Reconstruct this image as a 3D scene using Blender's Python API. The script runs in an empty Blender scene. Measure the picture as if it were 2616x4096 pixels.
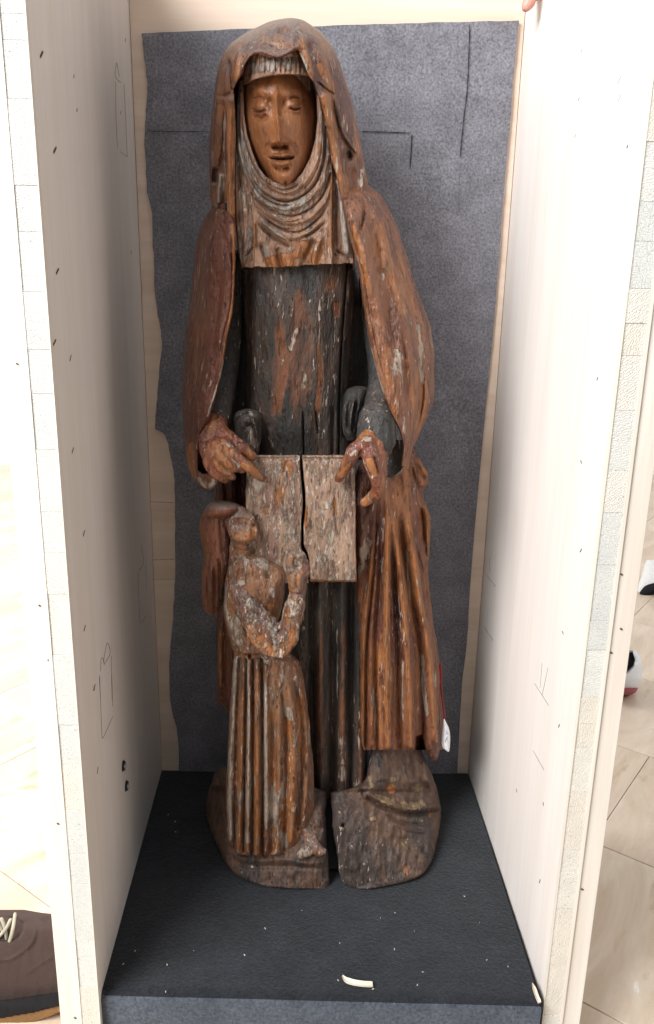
import bpy, bmesh, math, random
import numpy as np
from mathutils import Vector, Matrix, Euler
random.seed(5); RNG = np.random.default_rng(7)
scene = bpy.context.scene
COL = scene.collection

# ---------------------------------------------------------------- camera
CAM = np.array([-0.0298333, -0.7472724, 0.7985849])
ROT = (1.27939915, -0.02104323, -0.02590647)
FPX = 3352.944
cd = bpy.data.cameras.new('camera'); cam = bpy.data.objects.new('camera', cd); COL.objects.link(cam)
cam.location = CAM.tolist(); cam.rotation_euler = ROT
cd.sensor_fit = 'VERTICAL'; cd.sensor_height = 24.0; cd.lens = FPX * 24.0 / 4096
cd.clip_start = 0.02; cd.clip_end = 60
scene.camera = cam
# ---------------------------------------------------------------- world and lamps
w = bpy.data.worlds.new('World'); scene.world = w; w.use_nodes = True
w.node_tree.nodes['Background'].inputs[0].default_value = (0.95, 0.97, 1.0, 1)
w.node_tree.nodes['Background'].inputs[1].default_value = 0.34
def area(name, loc, target, size, sy, power, color):
    l = bpy.data.lights.new(name, 'AREA'); l.shape = 'RECTANGLE'; l.size = size; l.size_y = sy
    l.energy = power; l.color = color
    o = bpy.data.objects.new(name, l); COL.objects.link(o); o.location = loc
    d = Vector(target) - Vector(loc); o.rotation_euler = d.to_track_quat('-Z', 'Y').to_euler()
    return o
area('window_light', (-1.95, -1.65, 2.35), (0.0, 0.2, 0.5), 1.7, 1.8, 225, (0.97, 0.985, 1.0))
area('top_fill', (0.0, -0.9, 3.2), (0, 0.2, 0.5), 1.8, 1.0, 16, (0.97, 0.985, 1.0))  # added soft fill lamp above the front
area('left_floor_fill', (-2.6, 1.3, 1.5), (-0.7, 0.9, -0.1), 1.2, 1.2, 105, (0.95, 0.97, 1.0))  # added lamp that whitens the floor left of the crate
area('right_floor_fill', (2.6, 1.0, 0.9), (1.0, 0.8, -0.1), 0.9, 0.9, 26, (0.97, 0.98, 1.0))  # added lamp to brighten the crate-shadowed floor at right
scene.view_settings.view_transform = 'Standard'; scene.view_settings.look = 'None'
scene.view_settings.exposure = 0.0; scene.view_settings.gamma = 1.0
scene.render.engine = 'CYCLES'

# ---------------------------------------------------------------- survey helpers (photo pixel + depth -> place)
MR = np.array(Euler(ROT, 'XYZ').to_matrix())
def rays(px, py):
    d = np.stack([(np.asarray(px, float) - 1308) / FPX, -(np.asarray(py, float) - 2048) / FPX, -np.ones_like(np.asarray(px, float))], -1)
    return d @ MR.T
def P(px, py, Y):
    d = rays(px, py); t = (np.asarray(Y) - CAM[1]) / d[..., 1]
    return CAM + d * t[..., None] if d.ndim > 1 else CAM + d * t
def F(px, py, z=0.0):
    d = rays(px, py); t = (z - CAM[2]) / d[..., 2]
    return CAM + d * t
def V(ox, oy, s, pts): return [(ox + p[0] / s, oy + p[1] / s) + tuple(p[2:]) for p in pts]
v1 = lambda *p: V(750, 50, 1.9225, p)
v2 = lambda *p: V(700, 1000, 1.398, p)
v3 = lambda *p: V(700, 1950, 2.563, p)
v4 = lambda *p: V(1150, 1500, 2.366, p)
v5 = lambda *p: V(800, 2600, 1.538, p)
vf = lambda *p: V(900, 200, 3.076, p)
vh = lambda *p: V(750, 1550, 3.845, p)
vm = lambda *p: V(1400, 1700, 3.845, p)

def smooth01(t): t = np.clip(t, 0, 1); return t * t * (3 - 2 * t)
def hsh(ix, iy, seed):
    n = (ix.astype(np.int64) * 374761393 + iy.astype(np.int64) * 668265263 + seed * 974634777) & 0x7fffffff
    n = ((n ^ (n >> 13)) * 1274126177) & 0x7fffffff
    return ((n ^ (n >> 16)) & 0xffff) / 65535.0
def vnoise(x, y, seed=0):
    ix = np.floor(x).astype(int); iy = np.floor(y).astype(int); fx = smooth01(x - ix); fy = smooth01(y - iy)
    a = hsh(ix, iy, seed); b = hsh(ix + 1, iy, seed); c = hsh(ix, iy + 1, seed); d = hsh(ix + 1, iy + 1, seed)
    return (a * (1 - fx) + b * fx) * (1 - fy) + (c * (1 - fx) + d * fx) * fy - 0.5
def catmull(pts, n=6):
    p = np.array(pts, float)
    if len(p) < 3: return np.array([p[0] + (p[-1] - p[0]) * t for t in np.linspace(0, 1, n + 1)])
    q = np.vstack([2 * p[0] - p[1], p, 2 * p[-1] - p[-2]]); out = []
    for i in range(1, len(q) - 2):
        for t in np.linspace(0, 1, n, endpoint=False):
            a, b, c, d = q[i - 1], q[i], q[i + 1], q[i + 2]
            out.append(0.5 * (2 * b + (c - a) * t + (2 * a - 5 * b + 4 * c - d) * t * t + (3 * b - 3 * c + d - a) * t ** 3))
    out.append(p[-1]); return np.array(out)
def pdist(X, Yy, pl, closed=False):
    """distance and 0..1 position along a polyline"""
    D = np.full(X.shape, 1e9); T = np.zeros(X.shape); n = len(pl)
    seg = n if closed else n - 1
    L = np.array([np.hypot(*(pl[(i + 1) % n][:2] - pl[i][:2])) for i in range(seg)]); C = np.concatenate([[0], np.cumsum(L)]); tot = max(C[-1], 1e-6)
    for i in range(seg):
        a = pl[i][:2]; b = pl[(i + 1) % n][:2]; d = b - a; l2 = max(d @ d, 1e-9)
        t = np.clip(((X - a[0]) * d[0] + (Yy - a[1]) * d[1]) / l2, 0, 1)
        dd = np.hypot(X - a[0] - t * d[0], Yy - a[1] - t * d[1]); m = dd < D
        D[m] = dd[m]; T[m] = ((C[i] + t * L[i]) / tot)[m]
    return D, T
def inside(X, Yy, pl):
    r = np.zeros(X.shape, bool); n = len(pl)
    for i in range(n):
        x1, y1 = pl[i][:2]; x2, y2 = pl[(i + 1) % n][:2]
        if y1 == y2: continue
        c = ((y1 > Yy) != (y2 > Yy)) & (X < (x2 - x1) * (Yy - y1) / (y2 - y1) + x1); r ^= c
    return r
def R(pts, w, h, ta=1, tb=1, ex=2.0): return ('r', pts, w, h, ta, tb, ex)      # ridge (h>0) or groove (h<0) along a line, mm
def B(c, rx, ry, h): return ('b', c, rx, ry, h)                               # swelling or hollow
def H(poly, h, soft=6): return ('p', poly, h, soft)                           # everything inside an outline moves by h
def ev(prims, X, Yy):
    O = np.zeros(X.shape)
    for s in prims:
        if s[0] == 'b':
            (cx, cy), rx, ry, h = s[1][:2], s[2], s[3], s[4]
            O += h * np.exp(-(((X - cx) / rx) ** 2 + ((Yy - cy) / ry) ** 2))
        elif s[0] == 'r':
            _, pts, w_, h, ta, tb, ex = s; pl = catmull([p[:2] for p in pts], 5); m_ = 3 * w_
            k = (X > pl[:, 0].min() - m_) & (X < pl[:, 0].max() + m_) & (Yy > pl[:, 1].min() - m_) & (Yy < pl[:, 1].max() + m_)
            if not k.any(): continue
            D, T = pdist(X[k], Yy[k], pl); f = np.ones(D.shape)
            if ta: f = f * smooth01(T / 0.2)
            if tb: f = f * smooth01((1 - T) / 0.2)
            O[k] += h * f * np.exp(-(D / w_) ** ex)
        else:
            _, poly, h, soft = s; pl = np.array([p[:2] for p in poly], float)
            k = (X > pl[:, 0].min() - 1) & (X < pl[:, 0].max() + 1) & (Yy > pl[:, 1].min() - 1) & (Yy < pl[:, 1].max() + 1)
            if not k.any(): continue
            D, _ = pdist(X[k], Yy[k], pl, True); ins = inside(X[k], Yy[k], pl)
            O[k] += h * np.where(ins, smooth01(D / soft), 0)
    return O

# ---------------------------------------------------------------- object helpers
def tag(o, label=None, cat=None, group=None, kind=None):
    if label: o['label'] = label
    if cat: o['category'] = cat
    if group: o['group'] = group
    if kind: o['kind'] = kind
    return o
def empty(name, loc, label=None, cat=None, group=None):
    o = bpy.data.objects.new(name, None); COL.objects.link(o); o.location = loc; o.empty_display_size = 0.05
    return tag(o, label, cat, group)
def link(name, me, mat, parent=None, smooth=True, sharp=None):
    o = bpy.data.objects.new(name, me); COL.objects.link(o)
    if mat: me.materials.append(mat)
    if smooth: me.shade_smooth()
    if sharp and len(me.edges): me.set_sharp_from_angle(angle=math.radians(sharp))
    if parent:
        o.parent = parent
        off = Vector(parent.location)
        pp = parent.parent
        while pp: off += Vector(pp.location); pp = pp.parent
        me.transform(Matrix.Translation(-off))
    return o
def mesh(name, verts, faces):
    me = bpy.data.meshes.new(name); me.from_pydata([tuple(v) for v in verts], [], faces); me.update(); return me
def pch(ys, vals, y):
    """smooth interpolation of keyed rows (monotone cubic)"""
    ys = np.array(ys, float); vals = np.array(vals, float); h = np.diff(ys); d = np.diff(vals, axis=0) / h[:, None]
    m = np.zeros_like(vals); m[0] = d[0]; m[-1] = d[-1]
    for i in range(1, len(ys) - 1):
        s = d[i - 1] * d[i]; w1 = 2 * h[i] + h[i - 1]; w2 = h[i] + 2 * h[i - 1]
        with np.errstate(all='ignore'):
            q = (w1 + w2) / (w1 / d[i - 1] + w2 / d[i])
        m[i] = np.where(s > 0, q, 0)
    k = np.clip(np.searchsorted(ys, y, side='right') - 1, 0, len(ys) - 2); t = ((y - ys[k]) / h[k])[:, None]; hh = h[k][:, None]
    return (1 + 2 * t) * (1 - t) ** 2 * vals[k] + t * (1 - t) ** 2 * hh * m[k] + t * t * (3 - 2 * t) * vals[k + 1] + t * t * (t - 1) * hh * m[k + 1]
def loft(name, rows, mat, parent, prims=(), paint=(), sp=5.0, pw=0.7, wob=1.2, wsc=(28, 110), edge=1.6, clamp=False, sharp=50, seed=1, nback=14, capflat=False):
    """closed carved volume; rows = (py, xL, xR, Y at left edge, Y at right edge, bulge to the front, thickness to the back)"""
    rows = sorted(rows, key=lambda r: r[0]); ys = [r[0] for r in rows]
    n = max(8, int((ys[-1] - ys[0]) / sp)); y = np.linspace(ys[0], ys[-1], n)
    K = pch(ys, [r[1:7] for r in rows], y); xL, xR, YL, YR, bf, bb = K.T
    if edge:
        xL = xL + edge * 2.4 * vnoise(y / 22, y * 0 + 3.3, seed + 5) + edge * 3 * vnoise(y / 90, y * 0, seed + 6)
        xR = xR + edge * 2.4 * vnoise(y / 22, y * 0 + 7.7, seed + 8) + edge * 3 * vnoise(y / 90, y * 0, seed + 9)
    wmax = (xR - xL).max(); nf = int(max(16, wmax / sp * 1.15))
    u = np.linspace(0, 1, nf); t = np.pi * u; tt = 0.55 * (1 - np.cos(t)) / 2 + 0.45 * u
    X = xL[:, None] + (xR - xL)[:, None] * tt[None]; Yp = np.repeat(y[:, None], nf, 1)
    s = np.clip(4 * tt * (1 - tt), 0, 1) ** (pw / 2 * 1.0)
    base = YL[:, None] * (1 - tt)[None] + YR[:, None] * tt[None]
    D = base - bf[:, None] * s[None]
    fade = smooth01(np.minimum(tt, 1 - tt) / 0.04)[None] * 0.85 + 0.15
    h = ev(prims, X, Yp) * 0.001
    if wob: h = h + 0.001 * wob * (vnoise(X / wsc[0], Yp / wsc[1], seed) * 1.6 + vnoise(X / 11, Yp / 40, seed + 1) * 0.8 + vnoise(X / 6, Yp / 12, seed + 2) * 0.35)
    D = D - h * fade
    W = P(X, Yp, D)
    tb = np.linspace(1, 0, nback + 2)[1:-1]; sb = np.sqrt(np.clip(4 * tb * (1 - tb), 0, 1))
    Xb = xL[:, None] + (xR - xL)[:, None] * tb[None]; Yb = np.repeat(y[:, None], nback, 1)
    Db = YL[:, None] * (1 - tb)[None] + YR[:, None] * tb[None] + bb[:, None] * sb[None]
    Wb = P(Xb, Yb, Db)
    A = np.concatenate([W, Wb], 1); m = A.shape[1]
    if clamp: A[..., 2] = np.maximum(A[..., 2], 0.0004)
    verts = A.reshape(-1, 3); faces = []
    for i in range(n - 1):
        a = i * m; b = a + m
        for j in range(m): k = (j + 1) % m; faces.append((a + j, b + j, b + k, a + k))
    verts = np.vstack([verts, A[0].mean(0), A[-1].mean(0)]); c0 = n * m; c1 = c0 + 1
    for j in range(m):
        k = (j + 1) % m; faces.append((c0, j, k)); faces.append((c1, (n - 1) * m + k, (n - 1) * m + j))
    me = mesh(name, verts, faces)
    if paint:
        Xa = np.concatenate([X, Xb], 1); Ya = np.concatenate([Yp, Yb], 1); ch = np.zeros((n, m, 4)); ch[..., 3] = 1
        for c, pr in paint: ch[..., c] += ev([pr], Xa, Ya)
        ch = np.vstack([ch.reshape(-1, 4), np.zeros((2, 4))]).clip(-1, 1)
        at = me.color_attributes.new('wear_shading', 'FLOAT_COLOR', 'POINT'); at.data.foreach_set('color', ch.ravel())
    return link(name, me, mat, parent, True, sharp)
def tube_geo(pts, seg=12, n=6, flat=1.0):
    """pts = (px, py, Y, radius px); returns verts, faces of a round tapered limb"""
    C = catmull(pts, n); c = np.array([P(q[0], q[1], q[2]) for q in C]); dist = np.linalg.norm(c - CAM, axis=1); r = np.abs(C[:, 3]) / FPX * dist * 0.985
    T = np.gradient(c, axis=0); T /= np.linalg.norm(T, axis=1)[:, None]
    up = np.array([0.0, 1, 0.05]); V_, F_ = [], []
    # rounded ends
    cc = [c[0] - T[0] * r[0] * k for k in (0.98, 0.7)] + list(c) + [c[-1] + T[-1] * r[-1] * k for k in (0.7, 0.98)]
    rr = [r[0] * 0.25, r[0] * 0.72] + list(r) + [r[-1] * 0.72, r[-1] * 0.25]; TT = [T[0]] * 2 + list(T) + [T[-1]] * 2
    for c_, r_, t_ in zip(cc, rr, TT):
        a = np.cross(t_, up); a /= np.linalg.norm(a) + 1e-9; b = np.cross(t_, a)
        for k in range(seg): g = 2 * math.pi * k / seg; V_.append(c_ + a * math.cos(g) * r_ + b * math.sin(g) * r_ * flat)
    N = len(cc)
    for i in range(N - 1):
        for k in range(seg): l = (k + 1) % seg; F_.append((i * seg + k, i * seg + l, (i + 1) * seg + l, (i + 1) * seg + k))
    F_.append(tuple(range(seg))[::-1]); F_.append(tuple((N - 1) * seg + k for k in range(seg)))
    return V_, F_
def limbs(name, tubes, mat, parent, voxel=0.0018, smooth=3, rough=0.0, flat=1.0, prims=None, paint=()):
    """several tapered limbs grown together into one continuous surface"""
    vs, fs = [], []
    for t in tubes:
        fl = flat
        if isinstance(t, tuple): t, fl = t
        a, b = tube_geo(t, flat=fl); o_ = len(vs); vs += list(a); fs += [tuple(q + o_ for q in f) for f in b]
    me = mesh(name, vs, fs); tmp = bpy.data.objects.new('tmp', me); COL.objects.link(tmp)
    m = tmp.modifiers.new('r', 'REMESH'); m.mode = 'VOXEL'; m.voxel_size = voxel
    if smooth: s = tmp.modifiers.new('s', 'SMOOTH'); s.iterations = smooth; s.factor = 0.5
    dg = bpy.context.evaluated_depsgraph_get(); out = bpy.data.meshes.new_from_object(tmp.evaluated_get(dg))
    bpy.data.objects.remove(tmp); bpy.data.meshes.remove(me); out.name = name
    if rough or prims:
        nv = len(out.vertices); co = np.empty(nv * 3); out.vertices.foreach_get('co', co); co = co.reshape(-1, 3)
        no = np.empty(nv * 3); out.vertices.foreach_get('normal', no); no = no.reshape(-1, 3)
        if rough: co += no * (rough * (vnoise(co[:, 0] * 260, co[:, 2] * 90 + co[:, 1] * 120, 3) + 0.5 * vnoise(co[:, 0] * 600, co[:, 2] * 240, 4)))[:, None]
        if prims:
            q = (co - CAM) @ MR; px = 1308 + FPX * q[:, 0] / -q[:, 2]; py = 2048 - FPX * q[:, 1] / -q[:, 2]
            co[:, 1] -= ev(prims, px, py) * 0.001 * np.clip(-no[:, 1], 0, 1)
        out.vertices.foreach_set('co', co.ravel()); out.update()
    if paint:
        nv = len(out.vertices); co = np.empty(nv * 3); out.vertices.foreach_get('co', co); q = (co.reshape(-1, 3) - CAM) @ MR; px = 1308 + FPX * q[:, 0] / -q[:, 2]; py = 2048 - FPX * q[:, 1] / -q[:, 2]
        ch = np.zeros((nv, 4)); ch[:, 3] = 1
        for c, pr in paint: ch[:, c] += ev([pr], px, py)
        at = out.color_attributes.new('wear_shading', 'FLOAT_COLOR', 'POINT'); at.data.foreach_set('color', ch.clip(-1, 1).ravel())
    return link(name, out, mat, parent, True)
def box(name, x0, x1, y0, y1, z0, z1, mat, parent=None, bev=0.0):
    c = [(x, y, z) for x in (x0, x1) for y in (y0, y1) for z in (z0, z1)]
    return hexa(name, c, mat, parent, bev)
def hexa(name, c, mat, parent=None, bev=0.0):
    """8 corners ordered x-major, then y, then z"""
    me = mesh(name, c, [(0, 1, 3, 2), (4, 6, 7, 5), (0, 4, 5, 1), (2, 3, 7, 6), (0, 2, 6, 4), (1, 5, 7, 3)])
    bm = bmesh.new(); bm.from_mesh(me)
    if bev: bmesh.ops.bevel(bm, geom=bm.edges[:], offset=bev, segments=2, profile=0.5, affect='EDGES')
    bmesh.ops.recalc_face_normals(bm, faces=bm.faces[:]); bm.to_mesh(me); bm.free()
    return link(name, me, mat, parent, False)

# ---------------------------------------------------------------- materials
class NT:
    def __init__(s, name):
        s.m = bpy.data.materials.new(name); s.m.use_nodes = True; s.t = s.m.node_tree; s.b = s.t.nodes['Principled BSDF']
        s.tc = s.t.nodes.new('ShaderNodeTexCoord')
    def L(s, a, b): s.t.links.new(a, b)
    def put(s, inp, v):
        if isinstance(v, bpy.types.NodeSocket): s.L(v, inp)
        elif isinstance(v, (tuple, list)) and len(v) == 3 and inp.type == 'RGBA': inp.default_value = (*v, 1)
        else: inp.default_value = v
    def mp(s, sc, rot=(0, 0, 0), loc=(0, 0, 0)):
        n = s.t.nodes.new('ShaderNodeMapping'); s.L(s.tc.outputs['Object'], n.inputs[0])
        n.inputs['Scale'].default_value = sc; n.inputs['Rotation'].default_value = rot; n.inputs['Location'].default_value = loc; return n.outputs[0]
    def noise(s, vec, scale, detail=4, rough=0.55, dist=0.0):
        n = s.t.nodes.new('ShaderNodeTexNoise'); s.L(vec, n.inputs['Vector']); n.inputs['Scale'].default_value = scale
        n.inputs['Detail'].default_value = detail; n.inputs['Roughness'].default_value = rough; n.inputs['Distortion'].default_value = dist; return n.outputs['Fac']
    def wave(s, vec, scale, dist=4, detail=3, ds=1.0, typ='BANDS', d='X'):
        n = s.t.nodes.new('ShaderNodeTexWave'); n.wave_type = typ
        if typ == 'BANDS': n.bands_direction = d
        else: n.rings_direction = d
        s.L(vec, n.inputs['Vector']); n.inputs['Scale'].default_value = scale; n.inputs['Distortion'].default_value = dist
        n.inputs['Detail'].default_value = detail; n.inputs['Detail Scale'].default_value = ds; return n.outputs['Fac']
    def math(s, op, a, b=0.0, cl=False):
        n = s.t.nodes.new('ShaderNodeMath'); n.operation = op; n.use_clamp = cl; s.put(n.inputs[0], a); s.put(n.inputs[1], b); return n.outputs[0]
    def rng(s, v, a, b, c=0.0, d=1.0):
        n = s.t.nodes.new('ShaderNodeMapRange'); s.put(n.inputs[0], v)
        for i, q in enumerate((a, b, c, d)): s.put(n.inputs[i + 1], q)
        return n.outputs[0]
    def mix(s, f, a, b):
        n = s.t.nodes.new('ShaderNodeMix'); n.data_type = 'RGBA'; s.put(n.inputs['Factor'], f); s.put(n.inputs[6], a); s.put(n.inputs[7], b); return n.outputs[2]
    def mul(s, a, b):
        n = s.t.nodes.new('ShaderNodeMix'); n.data_type = 'RGBA'; n.blend_type = 'MULTIPLY'; n.inputs['Factor'].default_value = 1; s.put(n.inputs[6], a); s.put(n.inputs[7], b); return n.outputs[2]
    def bump(s, hgt, dist, strength=1.0, prev=None):
        n = s.t.nodes.new('ShaderNodeBump'); s.L(hgt, n.inputs['Height']); n.inputs['Distance'].default_value = dist; n.inputs['Strength'].default_value = strength
        if prev: s.L(prev, n.inputs['Normal'])
        return n.outputs[0]
    def fin(s, col, rough=0.6, normal=None, spec=0.5, coat=0.0, sheen=0.0):
        s.put(s.b.inputs['Base Color'], col); s.put(s.b.inputs['Roughness'], rough)
        if normal: s.L(normal, s.b.inputs['Normal'])
        s.b.inputs['Specular IOR Level'].default_value = spec
        if coat: s.b.inputs['Coat Weight'].default_value = coat; s.b.inputs['Coat Roughness'].default_value = 0.3
        if sheen: s.b.inputs['Sheen Weight'].default_value = sheen; s.b.inputs['Sheen Roughness'].default_value = 0.5
        return s.m
ORANGE = (0.35, 0.135, 0.046); CREAM = (0.50, 0.40, 0.31); DARK = (0.028, 0.027, 0.025); REDB = (0.125, 0.040, 0.023); BROWN = (0.22, 0.088, 0.042); DUST = (0.26, 0.22, 0.20)
def carved(name, base, alt, o_t=0.62, c_t=0.70, d_t=0.9, f_t=0.70, rough=0.33, fs=1.0, bump=1.0, crk=0.6, ow=0.05, cs=52, mot=0.75, f2_t=0.608, orange=ORANGE, cream=CREAM, dark=DARK, dust=0.0, seed=0.0):
    """old painted limewood: broad stains, worn patches to bare wood, remains of ground, pale flecks and painted glints along the grain"""
    s = NT(name); g = s.mp((1, 1, 0.22), loc=(seed, seed * 0.7, seed * 1.3)); g2 = s.mp((1, 1, 0.34), loc=(seed * 2, 0, seed)); g3 = s.mp((1, 1, 0.14), loc=(0, seed, 3))
    at = s.t.nodes.new('ShaderNodeAttribute'); at.attribute_name = 'wear_shading'
    sep = s.t.nodes.new('ShaderNodeSeparateColor'); s.L(at.outputs['Color'], sep.inputs[0]); wr, wg, wb = sep.outputs
    n1 = s.noise(g, 22, 5, 0.62, 0.4); n2 = s.noise(g2, 70, 5, 0.65, 0.3); n3 = s.noise(g, 38, 6, 0.6, 0.6); n4 = s.noise(g3, 330, 3, 0.6); n5 = s.noise(g2, 240, 4, 0.6, 0.2)
    col = s.mix(s.rng(n1, 0.44, 0.56), base, alt)
    mo = s.rng(s.math('ADD', s.math('ADD', s.math('MULTIPLY', n3, 0.7), s.math('MULTIPLY', n2, 0.3)), s.math('MULTIPLY', wr, 0.30)), o_t - 0.035 - ow / 2, o_t - 0.035 + ow / 2)
    col = s.mix(mo, col, s.mix(s.rng(n2, 0.35, 0.65), orange, tuple(c * 0.68 for c in orange)))
    md = s.rng(s.math('ADD', s.math('ADD', s.math('MULTIPLY', n1, 0.5), s.math('MULTIPLY', n2, 0.5)), s.math('MULTIPLY', wb, 0.85)), d_t - 0.05, d_t)
    col = s.mix(md, col, s.mix(s.rng(n5, 0.4, 0.7), dark, tuple(c * 1.9 for c in dark)))
    n2b = s.noise(g2, cs, 7, 0.72, 0.5)
    mc = s.rng(s.math('ADD', s.math('ADD', s.math('MULTIPLY', n2b, 0.75), s.math('MULTIPLY', n3, 0.25)), s.math('MULTIPLY', wg, 0.36)), c_t - 0.075, c_t - 0.04)
    col = s.mix(s.math('MULTIPLY', mc, 0.88), col, s.mix(s.rng(n5, 0.35, 0.65), cream, tuple(c * 0.6 for c in cream)))
    fl = s.rng(s.math('ADD', s.math('MULTIPLY', n5, 0.8), s.math('ADD', s.math('MULTIPLY', n1, 0.2), s.math('MULTIPLY', wg, 0.07))), f_t - 0.075, f_t - 0.055)
    col = s.mix(s.math('MULTIPLY', fl, 0.9), col, (0.52, 0.42, 0.33))  # pale flecks, gloss glints painted into the colour
    g4 = s.mp((1, 1, 0.17), loc=(seed * 3, 1, seed)); n6 = s.noise(g4, 210, 3, 0.65, 0.3); n7 = s.noise(g2, 100, 5, 0.7, 0.6)
    col = s.mix(s.math('MULTIPLY', s.rng(n7, 0.555, 0.61), mot), col, s.mul(col, (0.36, 0.30, 0.32)))
    f2 = s.rng(s.math('ADD', s.math('MULTIPLY', n6, 0.75), s.math('ADD', s.math('MULTIPLY', n1, 0.25), s.math('MULTIPLY', wg, 0.06))), f2_t, f2_t + 0.02)
    col = s.mix(s.math('MULTIPLY', f2, 0.8), col, (0.50, 0.41, 0.34))  # thin pale dashes painting highlights along the grain
    cr = s.rng(n4, 0.60, 0.67); col = s.mix(s.math('MULTIPLY', cr, crk), col, (0.02, 0.011, 0.008))
    col = s.mul(col, s.mix(s.noise(g3, 130, 3, 0.6), (0.5, 0.5, 0.5), (1.45, 1.45, 1.45)))
    if dust:
        geo = s.t.nodes.new('ShaderNodeNewGeometry'); sx = s.t.nodes.new('ShaderNodeSeparateXYZ'); s.L(geo.outputs['Normal'], sx.inputs[0])
        col = s.mix(s.math('MULTIPLY', s.rng(sx.outputs[2], 0.30, 0.95), dust), col, DUST)
    hg = s.math('ADD', s.math('ADD', s.math('MULTIPLY', n2, 0.8), s.math('MULTIPLY', s.math('ADD', mc, f2), 0.34)), s.math('SUBTRACT', s.math('MULTIPLY', n5, 0.45), s.math('MULTIPLY', cr, 0.35)))
    hg = s.math('ADD', hg, s.math('MULTIPLY', mo, -0.28))
    hg = s.math('ADD', hg, s.math('MULTIPLY', s.noise(g2, 460, 3, 0.7), 0.42))
    nb = s.bump(hg, 0.0036 * bump, 1.0)
    rg = s.math('ADD', s.math('ADD', rough, s.math('MULTIPLY', mc, 0.15)), s.math('MULTIPLY', s.math('SUBTRACT', n3, 0.5), 0.5))
    return s.fin(col, rg, nb, 0.5)
M = {}
M['mantle'] = carved('mantle_wood', BROWN, (0.14, 0.050, 0.027), 0.578, 0.67, 0.95, 0.70, seed=1)
M['mantle_red'] = carved('mantle_red_wood', REDB, (0.18, 0.070, 0.036), 0.645, 0.68, 0.95, 0.70, seed=2)
M['drapery'] = carved('drapery_wood', (0.21, 0.080, 0.038), (0.125, 0.045, 0.028), 0.585, 0.68, 0.9, 0.71, seed=3)
M['veil'] = carved('veil_wood', (0.185, 0.074, 0.038), (0.11, 0.038, 0.026), 0.565, 0.69, 0.95, 0.71, seed=4, dust=0.6)
M['dress'] = carved('robe_wood', (0.032, 0.030, 0.027), (0.078, 0.050, 0.037), 0.69, 0.72, 0.95, 0.715, rough=0.5, seed=5, orange=(0.20, 0.075, 0.034), ow=0.15)
M['sleeve'] = carved('sleeve_wood', (0.026, 0.024, 0.022), (0.050, 0.040, 0.034), 0.80, 0.72, 0.95, 0.71, rough=0.55, seed=6, dust=0.12, cream=(0.30, 0.23, 0.17))
M['face'] = carved('face_wood', (0.34, 0.135, 0.052), (0.27, 0.105, 0.042), 0.62, 0.78, 0.90, 0.76, rough=0.34, bump=0.4, mot=0.45, f2_t=0.66, crk=0.3, dark=(0.10, 0.045, 0.028), orange=(0.36, 0.14, 0.05), seed=7)
M['hand'] = carved('hand_wood', (0.24, 0.080, 0.036), (0.16, 0.050, 0.030), 0.55, 0.655, 0.95, 0.69, rough=0.32, bump=0.8, seed=8)
M['wimple'] = carved('wimple_wood', (0.36, 0.205, 0.130), (0.26, 0.145, 0.092), 0.63, 0.655, 0.92, 0.70, cream=(0.46, 0.39, 0.33), crk=0.4, cs=75, seed=9)
M['book'] = carved('book_wood', (0.33, 0.215, 0.150), (0.21, 0.115, 0.085), 0.63, 0.60, 0.95, 0.64, cream=(0.42, 0.34, 0.27), cs=110, seed=10)
M['child'] = carved('child_wood', (0.22, 0.115, 0.066), (0.14, 0.062, 0.040), 0.62, 0.60, 0.95, 0.67, cs=90, cream=(0.40, 0.32, 0.25), seed=11, dust=0.45)
M['skirt'] = carved('skirt_wood', (0.24, 0.115, 0.056), (0.17, 0.076, 0.042), 0.575, 0.625, 0.85, 0.68, cream=(0.42, 0.34, 0.27), seed=12)
M['hair'] = carved('hair_wood', (0.17, 0.060, 0.030), (0.11, 0.038, 0.022), 0.62, 0.74, 0.95, 0.72, seed=13, dust=0.5)
M['base'] = carved('base_wood', (0.125, 0.070, 0.045), (0.065, 0.046, 0.038), 0.74, 0.70, 0.95, 0.73, f2_t=0.65, mot=0.5, rough=0.55, cream=(0.33, 0.22, 0.12), seed=14)

def plank(name, c1, c2, scale=1.0, rough=0.6, axis='Z', seed=0):
    s = NT(name); st = {'Z': (1, 1, 0.045), 'X': (0.045, 1, 1)}[axis]
    g = s.mp(st, loc=(seed, seed, seed)); a = s.noise(g, 34 * scale, 4, 0.55, 0.6); b = s.noise(g, 150 * scale, 3, 0.6); c = s.noise(s.mp((1, 1, 0.3), loc=(seed, 2, 1)), 5, 3)
    col = s.mix(s.rng(a, 0.35, 0.68), c1, c2); col = s.mul(col, s.mix(c, (0.93, 0.92, 0.91), (1.05, 1.05, 1.05)))
    col = s.mul(col, s.mix(b, (0.93, 0.93, 0.93), (1.05, 1.05, 1.05)))
    return s.fin(col, rough, s.bump(b, 0.0006, 0.5), 0.35)
M['wall'] = plank('pale_board', (0.78, 0.725, 0.68), (0.745, 0.675, 0.62))
M['ply'] = plank('birch_ply', (0.74, 0.60, 0.49), (0.64, 0.50, 0.39), axis='X', seed=3)
M['batten'] = plank('spruce_batten', (0.76, 0.72, 0.65), (0.68, 0.61, 0.53), seed=6)
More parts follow.
